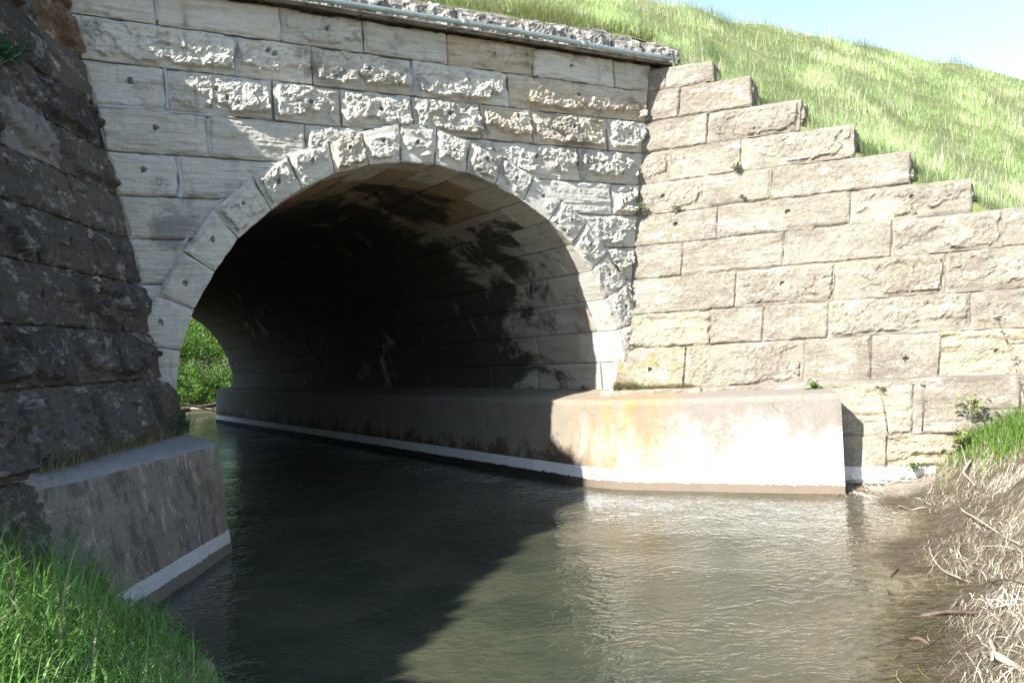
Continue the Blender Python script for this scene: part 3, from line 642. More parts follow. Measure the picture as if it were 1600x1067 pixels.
shore = np.array([(6.5, -1.2), (5.0, -2.2), (4.35, -3.0), (4.5, -3.4), (4.45, -3.75), (4.1, -4.45), (2.9, -5.2), (1.95, -5.65), (1.75, -6.3), (1.0, -6.6), (.5, -6.95), (-.3, -7.45), (-1.5, -8.3), (-3, -10.), (-4.6, -14)])
def sdist(x, y):
    best = np.full(x.shape, 1e9); sg = np.ones_like(x)
    for i in range(len(shore)-1):
        a, b = shore[i], shore[i+1]; ab = b-a; t = np.clip(((x-a[0])*ab[0]+(y-a[1])*ab[1])/(ab@ab), 0, 1)
        dx = x-(a[0]+t*ab[0]); dy = y-(a[1]+t*ab[1]); dd = np.hypot(dx, dy); m = dd < best
        best = np.where(m, dd, best); sg = np.where(m, np.sign(ab[0]*dy-ab[1]*dx), sg)
    return best*sg
def bankR(x, y):
    d_ = sdist(x, y); n = fbm(x*1.7, y*1.7, seed=5, oct=4)
    z = np.where(d_ < 0, d_*.22, .30*np.clip(d_, 0, 1.2)+.42*np.clip(d_-.55, 0, 9)**1.05)
    z = np.minimum(z, 1.25+.25*np.clip(d_-3, 0, 2))
    lump = sstep(d_/.5)*(.055*n+.03*fbm(x*6, y*6, seed=9, oct=3))
    return z+lump+.02*n*(d_ < .3)-.012
def bankL(x, y):
    d_ = -3.72-x+.12*vn(x*0, y*1.7, seed=3); z = np.where(d_ < 0, d_*.9, .55*d_); z = np.minimum(z, .75+.04*np.clip(d_, 0, 9)); return z+.04*fbm(x*2, y*2, seed=8, oct=3)*(d_ > 0)
def hill_right(x, y):
    """soil height of the embankment right of the channel"""
    z = 6.40+.78*y; zc = 9.3
    z = np.where(y > 18, zc-(y-18)*.5, np.minimum(z, zc)); z = z-.12*sstep((y-1.3)/1.5)*0
    fl = 1.0
    return np.maximum(z, fl)+.12*fbm(x*.9, y*.9, seed=4, oct=3)
def hill_left(x, y):
    z = np.where(y > 0, 6.92+.75*y, 6.92+.45*y); z = np.where(y > 14, 8.5-(y-14)*.75, np.minimum(z, 8.5)); return np.maximum(z, 1.0)+.05*fbm(x*.9, y*.9, seed=4, oct=3)
def sheet(name, xs, ys, fz, mat, label, keep=None):
    X, Y = np.meshgrid(xs, ys, indexing='ij'); Z = fz(X, Y); F = grid_faces(len(xs)-1, len(ys)-1); V = np.stack([X, Y, Z], -1).reshape(-1, 3)
    if keep is not None: kk = keep(V[:, 0], V[:, 1]); F = F[kk[F].all(1)]
    mb = MB(); mb.add(V, F); return tag(mb.build(name, mat), label, kind='structure')
# embankment over the tunnel
sheet('embankment_ground', np.linspace(-60, 70, 180), np.linspace(.9, 24.3, 60), lambda x, y: hill_right(x, y), M['soil'], 'grassy railway embankment rising above the headwall')
# right slope in front of the headwall line: rows follow the back of the wing wall
def slope_sheet(name, side, label):
    ys = np.linspace(.95, -22, 150); V = []; nx = 90
    for y in ys:
        z = (6.40+.78*y if side > 0 or y > 0 else (6.40+.45*y if y > -3.35 else 4.9+6*(y+3.35))); z = max(z, 1.0)
        if side > 0: s = max(-y+BH*z, 0)/cos(AL); x0 = (XW+XB*z+max(-y, 0)*math.tan(AL)+.14) if y < 0 else 5.0
        else: x0 = (XL+XLB*z-max(-y, 0)*math.tan(AL3)-.35) if y < 0 else -5.0
        if side > 0 and y > 0: x0 = 5.2
        if side < 0 and y < -3.35: x0 = -5.6-.5*(-3.35-y)
        xs_ = x0+side*np.linspace(0, 1, nx)**2*60; dz_ = np.zeros(nx)
        if side > 0 and y < .3: xs_[0] -= .04; dz_[0] = -.40
        V.append(np.stack([xs_, np.full(nx, y), np.full(nx, z)+dz_+ (.12*fbm(xs_*.9, np.full(nx, y)*.9, seed=4, oct=3))], 1))
    V = np.concatenate(V); mb = MB(); F = grid_faces(len(ys)-1, nx-1); mb.add(V, F if side < 0 else F[:, ::-1]); return tag(mb.build(name, M['soil']), label, kind='structure')
slope_sheet('hillside_ground', 1, 'grassy embankment slope behind the stepped wing wall')
slope_sheet('hillside_ground', -1, 'embankment slope behind the shaded wing wall')
sheet('right_bank_ground', np.linspace(-6, 22, 260), np.linspace(-22, -1.0, 200), bankR, M['mud'], 'muddy creek bank with debris at the lower right', keep=lambda x, y: (sdist(x, y) > -1.0) & (x < XW+np.clip(-y, 0, 99)*math.tan(AL)+.55))
sheet('left_bank_ground', np.linspace(-20, -3.2, 150), np.linspace(-22, -1.2, 150), bankL, M['mud'], 'low creek bank under the grass at the lower left', keep=lambda x, y: (x > XL-np.clip(-y, 0, 99)*math.tan(AL3)-.4-np.where(y < -4, 20, 0)))
# far side: valley floor beyond the tunnel
def farz(x, y):
    d_ = (y-31.5)+.35*np.abs(x-4)*.2; d2 = np.maximum(d_, np.abs(x-1)-9)
    return np.where(d2 < 0, d2*.3, .22*d2).clip(-1, 1.6+.02*np.abs(y))+.1*fbm(x*.7, y*.7, seed=2, oct=3)
sheet('far_valley_ground', np.linspace(-60, 70, 160), np.linspace(24.6, 140, 130), farz, M['litter'], 'leaf covered valley floor beyond the far mouth of the tunnel')

# ------------------------------------------------------------------ grass
def blades(mb, root, h, w, ang, lean, c, seg=4, curl=1.0, flop=None):
    """root Nx3; each blade a tapering bent ribbon"""
    n = len(root); dirx = np.cos(ang); diry = np.sin(ang); t = np.linspace(0, 1, seg+1)
    V = np.zeros((n, seg+1, 2, 3)); px = -diry; py = dirx
    for k, tk in enumerate(t):
        bend = lean*(tk**1.6)*curl; out = h*np.sin(np.minimum(bend, 2.6))*tk*.75; up = h*tk*np.cos(np.minimum(bend, 2.6)*.75)
        ww = w*(1-tk**1.8)+.0004
        cx = root[:, 0]+dirx*out; cy = root[:, 1]+diry*out; cz = root[:, 2]+up
        for s_, sg in ((0, -.5), (1, .5)):
            V[:, k, s_, 0] = cx+px*ww*sg; V[:, k, s_, 1] = cy+py*ww*sg; V[:, k, s_, 2] = cz
    idx = np.arange(n)[:, None]*(seg+1)*2; F = []
    for k in range(seg):
        F.append(np.stack([idx[:, 0]+2*k, idx[:, 0]+2*k+1, idx[:, 0]+2*k+3, idx[:, 0]+2*k+2], 1))
    C = np.repeat(c, (seg+1)*2, axis=0); mb.add(V.reshape(-1, 3), np.concatenate(F), c=C)
def gcol(rg, n, a, b, dry=.1, dc=(.42, .36, .22)):
    t = rg.rand(n)[:, None]; c = np.array(a)*(1-t)+np.array(b)*t; m = rg.rand(n) < dry; c[m] = np.array(dc)*(.7+.5*rg.rand(m.sum()))[:, None]; return c
rg = np.random.RandomState(1)
# hillside
def hill_points(n):
    y = rg.uniform(-7.0, 4.3, n); z = 6.40+.78*y; x0 = np.where(y < 0, XW+XB*z-y*math.tan(AL)+.30, 5.2)
    x0 = np.where(y > 1.0, -5.5, x0); L = 26.; x = x0+L*rg.rand(n)**1.7; hz = np.minimum(z, 9.3); hz = np.maximum(hz, 1.0)
    return x, y, hz+.12*fbm(x*.9, y*.9, seed=4, oct=3)
mb = MB(); x, y, z = hill_points(260000); n = len(x)
clump = fbm(x*1.6, y*1.6, seed=21, oct=3); dens = fbm(x*.6, y*.6, seed=23, oct=2)
big = sstep((fbm(x*1.1, y*1.5, seed=27, oct=3)-.35)*3); hh = rg.uniform(.08, .25, n)*(1+.5*clump+.7*big); hh = np.maximum(hh, .07)
c = gcol(rg, n, (.24, .38, .10), (.40, .54, .22), .20, (.62, .59, .46)); dd = (dens > .35) & (rg.rand(n) < .25); c[dd] = (.58, .55, .42)
c *= (1+.35*clump-.35*big)[:, None]
ang = rg.uniform(-2.2, 2.2, n)+4.2+.8*clump
th = rg.rand(n) < .22; hh[th] = rg.uniform(.04, .13, th.sum()); c[th] = np.array((.46, .42, .31))*rg.uniform(.6, 1.2, th.sum())[:, None]; stk = rg.rand(n) < .012; hh[stk] = rg.uniform(.4, .7, stk.sum()); c[stk] = (.55, .52, .40)
blades(mb, np.stack([x, y, z-.02], 1), hh, rg.uniform(.003, .009, n), ang, rg.uniform(.3, 1.5, n), c, 3)
tag(mb.build('hillside_grass', M['grass']), 'bright yellow green grass covering the embankment slope', 'grass', kind='stuff')
# fringe of tall pale seed stalks along the crest
mb = MB(); n = 420; x = 5+rg.rand(n)**1.3*22; y = rg.uniform(3.2, 4.3, n); z = np.minimum(6.40+.78*y, 9.3)
blades(mb, np.stack([x, y, z], 1), rg.uniform(.3, .75, n), np.full(n, .004), rg.uniform(0, 6.28, n), rg.uniform(.1, 1.2, n), gcol(rg, n, (.45, .42, .30), (.55, .50, .38), 0), 3)
tag(mb.build('seed_stalks', M['dry']), 'sparse pale dry stalks standing on the crest of the embankment', 'dry stalks', kind='stuff')
# ledge fringe above parapet and wing treads
mb = MB(); n = 9000; x = rg.uniform(-5.2, 5.4, n); y = rg.uniform(.98, 1.5, n); z = 6.40+.78*y-.02
blades(mb, np.stack([x, y, z], 1), rg.uniform(.1, .28, n), rg.uniform(.005, .01, n), rg.uniform(3.8, 5.4, n), rg.uniform(.4, 1.6, n), gcol(rg, n, (.12, .18, .035), (.2, .27, .07), .35, (.36, .30, .2)), 3)
tag(mb.build('parapet_grass', M['grass']), 'mixed green and dry grass hanging over the parapet course', 'grass', kind='stuff')
# foreground left
mb = MB(); n = 13000; x = -3.72-rg.rand(n)**.9*3.2; y = rg.uniform(-8.2, -2.7, n); z = bankL(x, y)
kk = ~((x > -4.15) & (y > -3.1)); x, y, z = x[kk], y[kk], z[kk]; n = len(x)
cl = fbm(x*2.2, y*2.2, seed=31, oct=2)
hgt = rg.uniform(.20, .62, n)*(1+.35*cl)*np.clip(.35+(-3.72-x)*.9, .35, 1)
c = gcol(rg, n, (.05, .15, .022), (.20, .36, .075), .04, (.40, .36, .22)); br = rg.rand(n) < .12; c[br] = (.13, .24, .045)
blades(mb, np.stack([x, y, z-.03], 1), hgt, rg.uniform(.005, .015, n)*np.where(rg.rand(n) < .08, 1.7, 1), rg.uniform(-2.0, 2.2, n), rg.uniform(.2, 2.5, n), c, 7, 1.15)
tag(mb.build('bank_grass', M['grass']), 'lush dark green long grass on the bank at the lower left', 'grass', kind='stuff')
# dry grass along the back of the abutment top
mb = MB(); n = 1700; s = rg.uniform(-.1, 3.3, n); o_ = rg.uniform(.02, .16, n); P = np.array([LP(a_, 1.33, b_) for a_, b_ in zip(s, o_)]); P[:, 2] = 1.305
gm = (s < .5) & (rg.rand(n) < .7); c = gcol(rg, n, (.05, .085, .02), (.12, .12, .05), .45, (.22, .18, .13)); c[gm] = (.035, .08, .018)
hq = rg.uniform(.06, .24, n)+gm*.14
blades(mb, P, hq, rg.uniform(.003, .006, n), rg.uniform(-1.6, 1.0, n), rg.uniform(.3, 1.7, n), c, 5)
tag(mb.build('ledge_grass', M['dry']), 'thin dry and green grass along the joint on top of the grey abutment', 'grass', kind='stuff')
# moss/grass strip on top of the light footing
mb = MB(); n = 3200; s = rg.rand(n)**1.4*1.15; P = np.array([WP(a_-.08, 1.3, .05+.16*b_) for a_, b_ in zip(s, rg.rand(n))]); P[:, 2] = 1.325
blades(mb, P, rg.uniform(.04, .17, n)*np.where(s < .35, 1.15, .65), rg.uniform(.003, .006, n), rg.uniform(2.4, 5.6, n), rg.uniform(.2, 1.6, n), gcol(rg, n, (.10, .16, .03), (.18, .2, .06), .5, (.36, .28, .2)), 4)
tag(mb.build('footing_grass', M['grass']), 'short strip of grass on the sunlit footing at the foot of the arch ring', 'grass', kind='stuff')
# right bank: green clump and straw
def tuft_pts(n, cx, cy, sx, sy):
    x = cx+rg.randn(n)*sx; y = cy+rg.randn(n)*sy; return x, y
mb = MB(); 
for (cx, cy, sx, sy, n) in ((5.75, -4.15, .30, .26, 3600), (5.55, -4.65, .26, .18, 1500), (6.2, -4.7, .4, .35, 3600), (6.9, -5.0, .5, .45, 3000), (5.2, -4.75, .12, .1, 250), (7.6, -5.4, .6, .5, 2500)):
    x, y = tuft_pts(n, cx, cy, sx, sy); m = x < XW+.21+(-y)*math.tan(AL)-.1; x, y = x[m], y[m]; n = len(x); z = bankR(x, y)
    blades(mb, np.stack([x, y, z-.02], 1), rg.uniform(.12, .36, n), rg.uniform(.006, .011, n), rg.uniform(0, 6.28, n), rg.uniform(.3, 1.9, n), gcol(rg, n, (.10, .20, .035), (.20, .32, .07), .08), 4)
tag(mb.build('tall_bank_grass', M['grass']), 'bright green grass clump against the foot of the tan wing wall', 'grass', kind='stuff')
def strands(mb, x, y, fz, length, w, ang, curve, c, lift, seg=6):
    n = len(x); V = np.zeros((n, seg+1, 2, 3)); a = ang.copy(); cx = x.copy(); cy = y.copy(); st = length/seg; ph = rg.rand(n)*6.28
    for k in range(seg+1):
        t = k/seg; z = fz(cx, cy)+lift*(.3+.7*np.sin(pi*t))*(.6+.4*np.sin(ph+t*5)); z = np.maximum(z, .006)
        for s_, sg in ((0, -.5), (1, .5)):
            V[:, k, s_, 0] = cx-np.sin(a)*w*sg; V[:, k, s_, 1] = cy+np.cos(a)*w*sg; V[:, k, s_, 2] = z+w*.6*sg
        cx = cx+np.cos(a)*st; cy = cy+np.sin(a)*st; a = a+curve/seg
    i0 = np.arange(n)*(seg+1)*2; F = [np.stack([i0+2*k, i0+2*k+1, i0+2*k+3, i0+2*k+2], 1) for k in range(seg)]
    mb.add(V.reshape(-1, 3), np.concatenate(F), c=np.repeat(c, (seg+1)*2, axis=0))
mb = MB(); N = 420000; x = rg.uniform(-3.2, 8.5, N); y = rg.uniform(-11, -2.6, N); dd = sdist(x, y)
den = fbm(x*1.3, y*1.3, seed=41, oct=3); m = (dd > -.02) & (dd < 3.6) & (x < XW+.25+(-y)*math.tan(AL)) & (den+.5*rg.rand(N)+np.clip(dd, 0, .6)*1.0-1.6*(np.hypot(x-4.95, y+3.75) < .62)-1.2*(np.hypot(x-2.9, y+5.0) < .5) > -.12)
x, y = x[m], y[m]; n = len(x)
flow = 2.3+.9*fbm(x*.8, y*.8, seed=44, oct=2)
t = rg.rand(n)[:, None]; c = (np.array((.50, .44, .34))*(1-t)+np.array((.76, .70, .58))*t)*(.6+.5*rg.rand(n))[:, None]
g = rg.rand(n) < .05; c[g] = (.17, .22, .07); br = rg.rand(n) < .18; c[br] = (.26, .20, .14)
strands(mb, x, y, bankR, rg.uniform(.15, .6, n), rg.uniform(.002, .0046, n)*np.where(rg.rand(n) < .03, 2.2, 1), flow+rg.randn(n)*.8, rg.randn(n)*.35, c, rg.uniform(.004, .065, n), 6)
tag(mb.build('straw_litter', M['dry']), 'mat of bleached straw and dead reeds on the right bank', 'straw', kind='stuff')
# green reeds trailing in the water
mb = MB(); n = 260; x = rg.uniform(-.6, 1.9, n); y = -6.6-(1.2-x)*.45+rg.randn(n)*.16; m = sdist(x, y) > -.45; x, y = x[m], y[m]; n = len(x)
strands(mb, x, y, lambda a, b: np.maximum(bankR(a, b), .003), rg.uniform(.15, .5, n), rg.uniform(.004, .009, n), rg.uniform(2.2, 3.3, n), rg.randn(n)*.5, gcol(rg, n, (.08, .14, .03), (.2, .2, .07), .3), rg.uniform(.0, .02, n))
tag(mb.build('trailing_reeds', M['grass']), 'wet green reeds trailing in the shallow water at the debris edge', 'reeds', kind='stuff')

# ------------------------------------------------------------------ driftwood sticks on the right bank
def stick(p0, p1, r, mat, label, name='driftwood_stick', bend=.05, cat='stick', twig=0, flat_=1.):
    p0 = np.array(p0, float); p1 = np.array(p1, float); n = 9; t = np.linspace(0, 1, n)[:, None]; d_ = p1-p0; L = np.linalg.norm(d_)
    side = np.cross(d_, (0, 0, 1)); side /= np.linalg.norm(side)+1e-9; sd = int(abs(p0[0]*1000)) % 97
    pts = p0+d_*t+side*bend*L*np.sin(t*pi*1.1)+np.array([0, 0, 1])*.02*np.sin(t*7+sd); rad = r*(1-.55*t[:, 0])*(1+.12*np.sin(t[:, 0]*17+sd))
    mb = MB(); tube(mb, pts, rad, 9)
    v = mb.v[0]; v[:, 2] = v[:, 2].mean()*(1-flat_)+v[:, 2]*flat_ if flat_ < 1 and abs(d_[2]) < .02 else v[:, 2]
    o = mb.build(name, mat, loc=tuple(p0)); tag(o, label, cat, 'driftwood on the right bank')
    for k in range(twig):
        q = pts[3+2*k]; e = q+side*(.18 if k % 2 else -.18)*(.6+.4*r)+d_/L*.16+np.array([0, 0, .06])
        m2 = MB(); tube(m2, [q, (q+e)/2+np.array([0, 0, .02]), e], [r*.4, r*.3, r*.12], 6); m2.build('twig', mat, o)
    return o
def bz(x, y, h=.03): return (x, y, float(max(bankR(np.array([x]), np.array([y]))[0], 0))+h)
stick(bz(.60, -6.52, -.02), bz(.95, -7.0, .05), 0.0202, M['rwood'], 'reddish wet branch end lying half in the water at the debris edge', cat='stick')
stick((.14, -6.80, .005), bz(.16, -7.03, .0), 0.0187, M['rwood'], 'short orange brown broken stub poking from the water nearest the camera', cat='stick')
stick((1.55, -5.75, -.012), (.85, -6.15, .008), 0.0101, M['rwood'], 'thin red branch barely breaking the water surface', cat='stick')
stick(bz(2.3, -5.55, .03), bz(1.45, -6.35, .05), 0.0072, M['dwood'], 'long pale bent stick reaching over the muddy shallows', bend=.05)
stick(bz(3.95, -4.45, .0), bz(3.65, -4.3, .05), 0.0086, M['dwood'], 'short pale stick standing out of the water by the mud', bend=.02)
stick(bz(3.65, -5.02, .10), bz(2.23, -6.38, .10), 0.0108, M['dwood'], 'long straight pale stick lying across the straw', bend=.03, twig=2)
stick(bz(5.0, -4.35, .06), bz(4.55, -4.62, .10), 0.016, M['dwood'], 'gnarled grey root end below the green grass clump', 'driftwood_root', bend=.15, twig=2, cat='root')
stick(bz(4.95, -4.35, .0), (4.9, -4.3, bz(4.9, -4.3)[2]+.34), 0.0094, M['dwood'], 'upright pale snapped stick in front of the green clump', bend=.05)
stick(bz(.02, -7.42, .05), bz(-.35, -8.1, .06), 0.026, M['dwood'], 'split bleached log lying at the bottom right corner', 'driftwood_log', bend=.02, cat='log', twig=1)
stick(bz(.30, -7.25, .06), bz(-.1, -7.5, .08), 0.0173, M['dwood'], 'pale split branch lying above the bleached corner log', bend=-.04, twig=1)
stick(bz(1.6, -6.5, .06), bz(1.15, -7.1, .07), 0.0101, M['rwood'], 'dark brown stick on the straw at the right edge', bend=.08)
stick(bz(2.9, -5.35, .05), bz(2.35, -5.55, .06), 0.0072, M['rwood'], 'thin brown twig on the mud above the shallows', bend=-.1)

# ------------------------------------------------------------------ weeds, saplings
def leafpts(mb, p, d_, L, w, c, droop=.4):
    d_ = np.array(d_, float); d_ /= np.linalg.norm(d_)+1e-9; s = np.cross(d_, (0, 0, 1)); s /= np.linalg.norm(s)+1e-9; u = np.cross(s, d_)
    ts = (0, .3, .65, 1); ws = (.15, 1, .8, .02); V = []
    for t, q in zip(ts, ws):
        ctr = p+d_*L*t-np.array([0, 0, 1])*droop*L*t*t
        V += [ctr-s*w*q*.5+u*w*.12, ctr+s*w*q*.5+u*w*.12]
    mb.add(V, [[0, 1, 3, 2], [2, 3, 5, 4], [4, 5, 7, 6]], c=c)
def weed(name, p, n, r, L, colr, label, cat='weed', seed=0, updir=(0, 0, 1), group=None):
    q = random.Random(seed); p = np.array(p, float); e = tag(empty(name, tuple(p)), label, cat, group); ml = MB(); ms = MB(); up = np.array(updir, float)
    for k in range(n):
        a = q.uniform(0, 6.28); el = q.uniform(.2, 1.3); d_ = np.array([cos(a)*cos(el), sin(a)*cos(el), sin(el)])+up*.5; d_ /= np.linalg.norm(d_); l = r*q.uniform(.5, 1)
        tip = p+d_*l; tube(ms, [p, p+d_*l*.5, tip], .0022, 4)
        for j in range(5):
            t = .35+.65*j/4; b = p+d_*l*t; aa = q.uniform(0, 6.28); dd_ = np.array([cos(aa), sin(aa), q.uniform(-.1, .7)])+d_*.6
            leafpts(ml, b, dd_, L*q.uniform(.7, 1.2), L*.34, tuple(np.array(colr)*q.uniform(.7, 1.25)))
    ms.build('stem', M['leaf'], e); ml.build('foliage', M['leaf'], e); return e
G1 = (.14, .22, .05); G2 = (.09, .16, .05)
weed('wall_weed', WP(.05, 4.03, .06), 14, .16, .09, G1, 'largest green leafy weed in the corner joint between headwall and wing wall', seed=1, updir=N2)
weed('wall_weed', WP(.62, 4.0, .05), 8, .09, .06, G1, 'low small weed in the joint just right of the corner weed', seed=2, updir=N2)
weed('wall_weed', WP(1.50, 4.52, .05), 10, .11, .07, G1, 'round tuft growing mid joint below the third step of the wing wall', seed=3, updir=N2)
weed('wall_weed', WP(1.60, 4.08, .05), 6, .07, .05, (.16, .2, .08), 'faint dry tinged weed on the bed joint under the round tuft', seed=4, updir=N2)
weed('wall_weed', WP(.02, 2.62, .05), 9, .10, .06, G2, 'small weed in the corner joint halfway down beside the arch ring', seed=5, updir=N2)
weed('wall_weed', HP(2.13, 5.93, .07), 7, .08, .05, (.2, .18, .08), 'tiny brownish weed between top stones of the headwall', seed=6, updir=NH)
weed('wall_weed', LP(2.35, 4.62, .12), 12, .30, .16, (.05, .12, .05), 'blue green leafy weed high on the shaded wing wall', seed=7, updir=N3)
weed('wall_weed', LP(2.25, 5.45, .10), 10, .22, .14, (.30, .28, .12), 'yellowing dry weed at the top corner of the shaded wing wall', seed=17, updir=N3)
weed('wall_weed', (3.25, .95, 1.30), 10, .13, .07, (.07, .12, .03), 'dark green weed on the footing just inside the tunnel mouth', seed=8)
weed('wall_weed', WP(2.82, 1.15, .08), 12, .16, .10, (.12, .24, .05), 'green leafy weed hanging at the end of the cream footing', seed=9, updir=N2)
weed('bank_weed', WP(4.55, .38, .18), 12, .26, .11, (.22, .30, .04), 'yellow green leafy shoot at the foot of the tan wing wall', seed=10)
weed('bank_weed', WP(4.65, .75, .10), 16, .36, .10, (.30, .36, .08), 'taller pale budding sprig against the tan wing wall', seed=11)
weed('bank_weed', WP(4.05, .12, .12), 9, .13, .09, (.16, .26, .05), 'low green weed on the mud under the broken layered stone', seed=12)
def sapling(p, tip, label, seed, nl=14, L=.06, colr=(.20, .28, .06), r=.006):
    q = random.Random(seed); p = np.array(p); tip = np.array(tip); n = 10; t = np.linspace(0, 1, n)[:, None]; d_ = tip-p
    pts = p+d_*t+np.cross(d_, (0, 0, 1))/np.linalg.norm(d_)*.12*np.sin(t*pi)*.6; e = tag(empty('sapling', tuple(p)), label, 'sapling'); ms = MB(); tube(ms, pts, np.linspace(r, r*.4, n), 6); ms.build('stem', M['bark'], e)
    ml = MB()
    for k in range(nl):
        b = pts[int(3+6*q.random())]; a = q.uniform(0, 6.28); leafpts(ml, b+d_*q.uniform(-.04, .04), (cos(a), sin(a), q.uniform(0, .8)), L*q.uniform(.6, 1.2), L*.35, tuple(np.array(colr)*q.uniform(.7, 1.3)))
    for k in range(7):
        a = q.uniform(0, 6.28); leafpts(ml, tip, (cos(a), sin(a), .6), L*1.1, L*.35, colr)
    ml.build('foliage', M['leaf'], e); return e
sapling(WP(5.28, .72, .20), WP(4.92, 2.12, .12), 'tall thin bare stemmed sapling leaning on the wall at the right edge', 3, 16, .07)
sapling(WP(3.72, .62, .05), WP(3.60, 1.18, .08), 'short sapling with a green leaf crown just right of the footing end', 4, 3, .08)
sapling(WP(4.12, .62, .05), WP(4.10, 1.20, .08), 'second short sapling growing from the joint between the two wall blocks', 5, 4, .06)

# ------------------------------------------------------------------ trees beyond the tunnel and an unseen one added left of the bank for its shade
def tree(p, H, cr, nleaf, leaf, label, seed, cols, name='leafy_tree', group=None, crown=None, r0=.14, lowc=.15, ctrs=None):
    q = np.random.RandomState(seed); p = np.array(p, float); e = tag(empty(name, tuple(p)), label, 'tree', group)
    mt = MB(); bends = q.randn(2)*.35; n = 12; t = np.linspace(0, 1, n)
    pts = np.stack([p[0]+bends[0]*t*H*.25+.08*np.sin(t*7+seed), p[1]+bends[1]*t*H*.2, p[2]+t*H*.92], 1); tube(mt, pts, r0*(1-.85*t)+.01, 9)
    tips = []
    for k in range(16):
        j = int(2+9*q.rand()); b = pts[j]; a = q.rand()*6.28; L = cr*q.uniform(.4, 1.); el = q.uniform(-.1, .9); d_ = np.array([cos(a)*cos(el), sin(a)*cos(el), sin(el)])
        m_ = b+d_*L*.5+q.randn(3)*.08; tp = b+d_*L+q.randn(3)*.1; tube(mt, [b, m_, tp], [r0*.3*(1-t[j]*.6), r0*.18, .008], 5); tips += [m_, tp]
    mt.build('trunk', M['bark'], e)
    ctr = []
    nc = max(10, nleaf//60)
    for k in range(nc):
        if k < len(tips) and q.rand() < .8: ctr.append(tips[k]+q.randn(3)*.2)
        else:
            a = q.rand()*6.28; rr_ = cr*np.sqrt(q.rand()); ctr.append(np.array([pts[-4][0]+cos(a)*rr_, pts[-4][1]+sin(a)*rr_, p[2]+H*(lowc+(1-lowc)*q.rand())]))
    ctr = np.array(ctr) if ctrs is None else ctrs; nc = len(ctr); ci = q.randint(0, nc, nleaf); pos = ctr[ci]+q.randn(nleaf, 3)*np.array([.34, .34, .22])*cr*(.42 if ctrs is None else .5)
    dn = q.randn(nleaf, 3); dn /= np.linalg.norm(dn, axis=1)[:, None]; s = np.cross(dn, q.randn(nleaf, 3)); s /= np.linalg.norm(s, axis=1)[:, None]
    l = leaf*q.uniform(.6, 1.3, nleaf)[:, None]; V = np.stack([pos-dn*l*.5, pos+s*l*.3, pos+dn*l*.5, pos-s*l*.3], 1); F = np.arange(nleaf*4).reshape(-1, 4)
    t_ = q.rand(nleaf)[:, None]; c = (np.array(cols[0])*(1-t_)+np.array(cols[1])*t_)*(.75+.5*q.rand(nc)[ci])[:, None]
    ml = MB(); ml.add(V.reshape(-1, 3), F, c=np.repeat(c, 4, axis=0)); ml.build('crown', M['leaf'], e); return e
GC = ((.05, .13, .015), (.14, .26, .03))
fl = ['slim leafy tree with twin forks left most beyond the far tunnel mouth', 'bright green bushy young tree in the middle beyond the tunnel', 'taller bare trunked tree right side beyond the far tunnel mouth', 'low spreading green bush tree at the far water edge', 'dark trunked tree standing behind the bushy young tree', 'yellow green sapling tree beside the far arch edge', 'large leafy tree far back beyond the tunnel', 'second large leafy tree closing the view beyond the tunnel']
fp = [(1.6, 36, 7, 1.8), (3.3, 37, 5, 2.2), (5.0, 39, 9, 2.4), (2.8, 35, 3.0, 1.6), (4.2, 43, 9, 2.6), (5.2, 36, 4, 1.6), (6.5, 50, 11, 4.0), (1.5, 49, 10, 4.0)]
for i, (x_, y_, H_, cr_) in enumerate(fp):
    tree((x_, y_, float(farz(np.array([x_]), np.array([y_]))[0])), H_, cr_, 5200 if cr_ < 3 else 7000, .11 if cr_ < 3 else .17, fl[i], 60+i, GC, group=None, lowc=.02, r0=.09 if cr_ < 3 else .2)
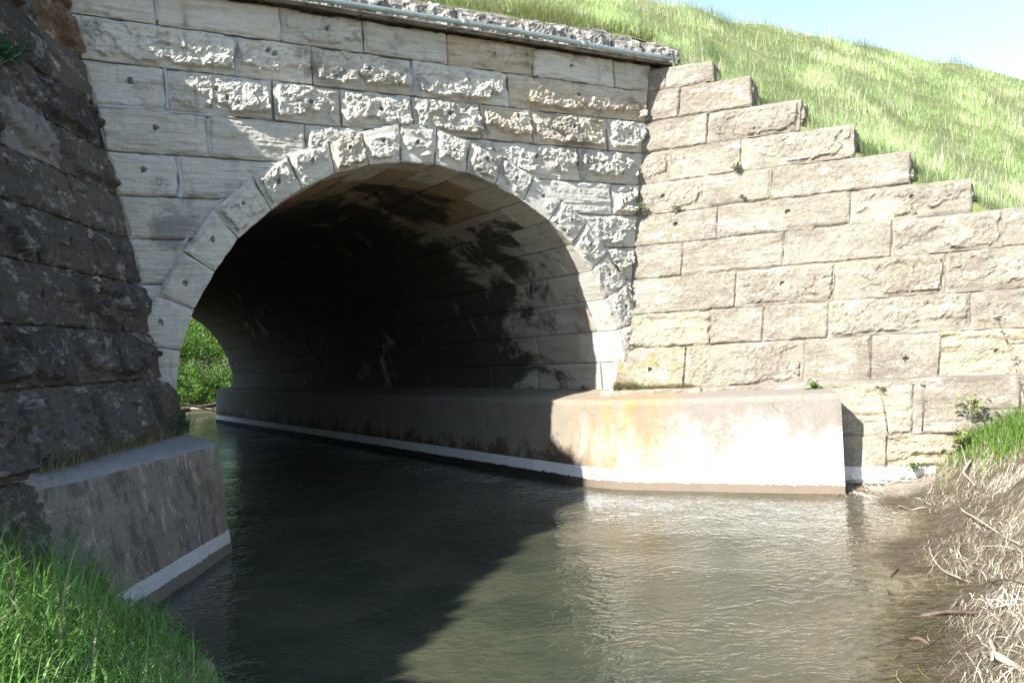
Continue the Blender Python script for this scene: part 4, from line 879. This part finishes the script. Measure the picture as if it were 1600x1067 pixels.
for i, (x_, y_, H_, cr_, lb) in enumerate(((.6, 33.2, 1.7, 1.1, 'low green bush left most on the far water edge'), (2.1, 33.4, 1.4, 1.0, 'second low bush on the far bank behind the fallen logs'), (3.4, 33.1, 1.8, 1.1, 'round bush on the far bank by the middle of the opening'),
                                             (4.7, 33.3, 1.5, 1.1, 'bush on the far bank next to the tunnel edge'), (6.0, 33.8, 2.2, 1.3, 'taller bush far right behind the tunnel edge'), (2.8, 34.6, 2.4, 1.3, 'bigger bush in the second row on the far bank'))):
    tree((x_, y_, float(farz(np.array([x_]), np.array([y_]))[0])-.1), H_, cr_, 3200, .09, lb, 160+i, GC, name='leafy_bush', group='bushes on the far bank', lowc=.0, r0=.04)['category'] = 'bush'
# the wood behind them, one mass
mb = MB(); q = np.random.RandomState(9); n = 26000; x = q.uniform(-10, 26, n); y = 57+q.rand(n)*10; z = q.rand(n)*11*(.7+.3*np.sin(x*.9)); pos = np.stack([x, y, z], 1)
dn = q.randn(n, 3); dn /= np.linalg.norm(dn, axis=1)[:, None]; s = np.cross(dn, q.randn(n, 3)); s /= np.linalg.norm(s, axis=1)[:, None]; l = .42
V = np.stack([pos-dn*l*.5, pos+s*l*.35, pos+dn*l*.5, pos-s*l*.35], 1); t_ = q.rand(n)[:, None]; c = np.array(GC[0])*(1-t_)+np.array(GC[1])*t_
mb.add(V.reshape(-1, 3), np.arange(n*4).reshape(-1, 4), c=np.repeat(c, 4, axis=0)); tag(mb.build('distant_wood', M['leaf']), 'far green woodland seen through the tunnel', 'woodland', kind='stuff')
for i, (a, b, r, lb) in enumerate((((.6, 29.6, .1), (4.6, 30.4, .45), .16, 'long fallen log lying across the creek beyond the tunnel'), ((1.2, 29.2, .9), (4.2, 29.4, .02), .06, 'dark slanting branch dipping into the water beyond the tunnel'),
                                  ((2.0, 30.2, .35), (3.8, 29.6, .2), .11, 'short pale log in the debris pile beyond the tunnel'), ((1.0, 30.0, .55), (2.6, 30.6, .7), .20, 'thick rotten stump log on the far bank'))):
    o = stick(a, b, r, M['bark'] if i != 2 else M['dwood'], lb, 'fallen_log', .04, 'log', 1); o['group'] = 'fallen logs beyond the tunnel'
q = np.random.RandomState(4); CT = []  # added out-of-view tree: crown outline shaped to shade water yet clear the bank grass
for yy in np.arange(-7.9, -2.5, .11):
    top = max(5.9+(yy+4.0)*1.0-.22, 3.75)
    for zz in np.arange(3.34, top, .11): CT.append((-7.6+q.uniform(-.14, .14), yy+q.uniform(-.03, .03), zz+q.uniform(-.03, .03)))
tree((-7.7, -4.9, .9), 4.4, .28, 90000, .17, 'unseen leafy tree added on the left slope, crown shaped to shade the water', 90, GC, lowc=.6, ctrs=np.array(CT))
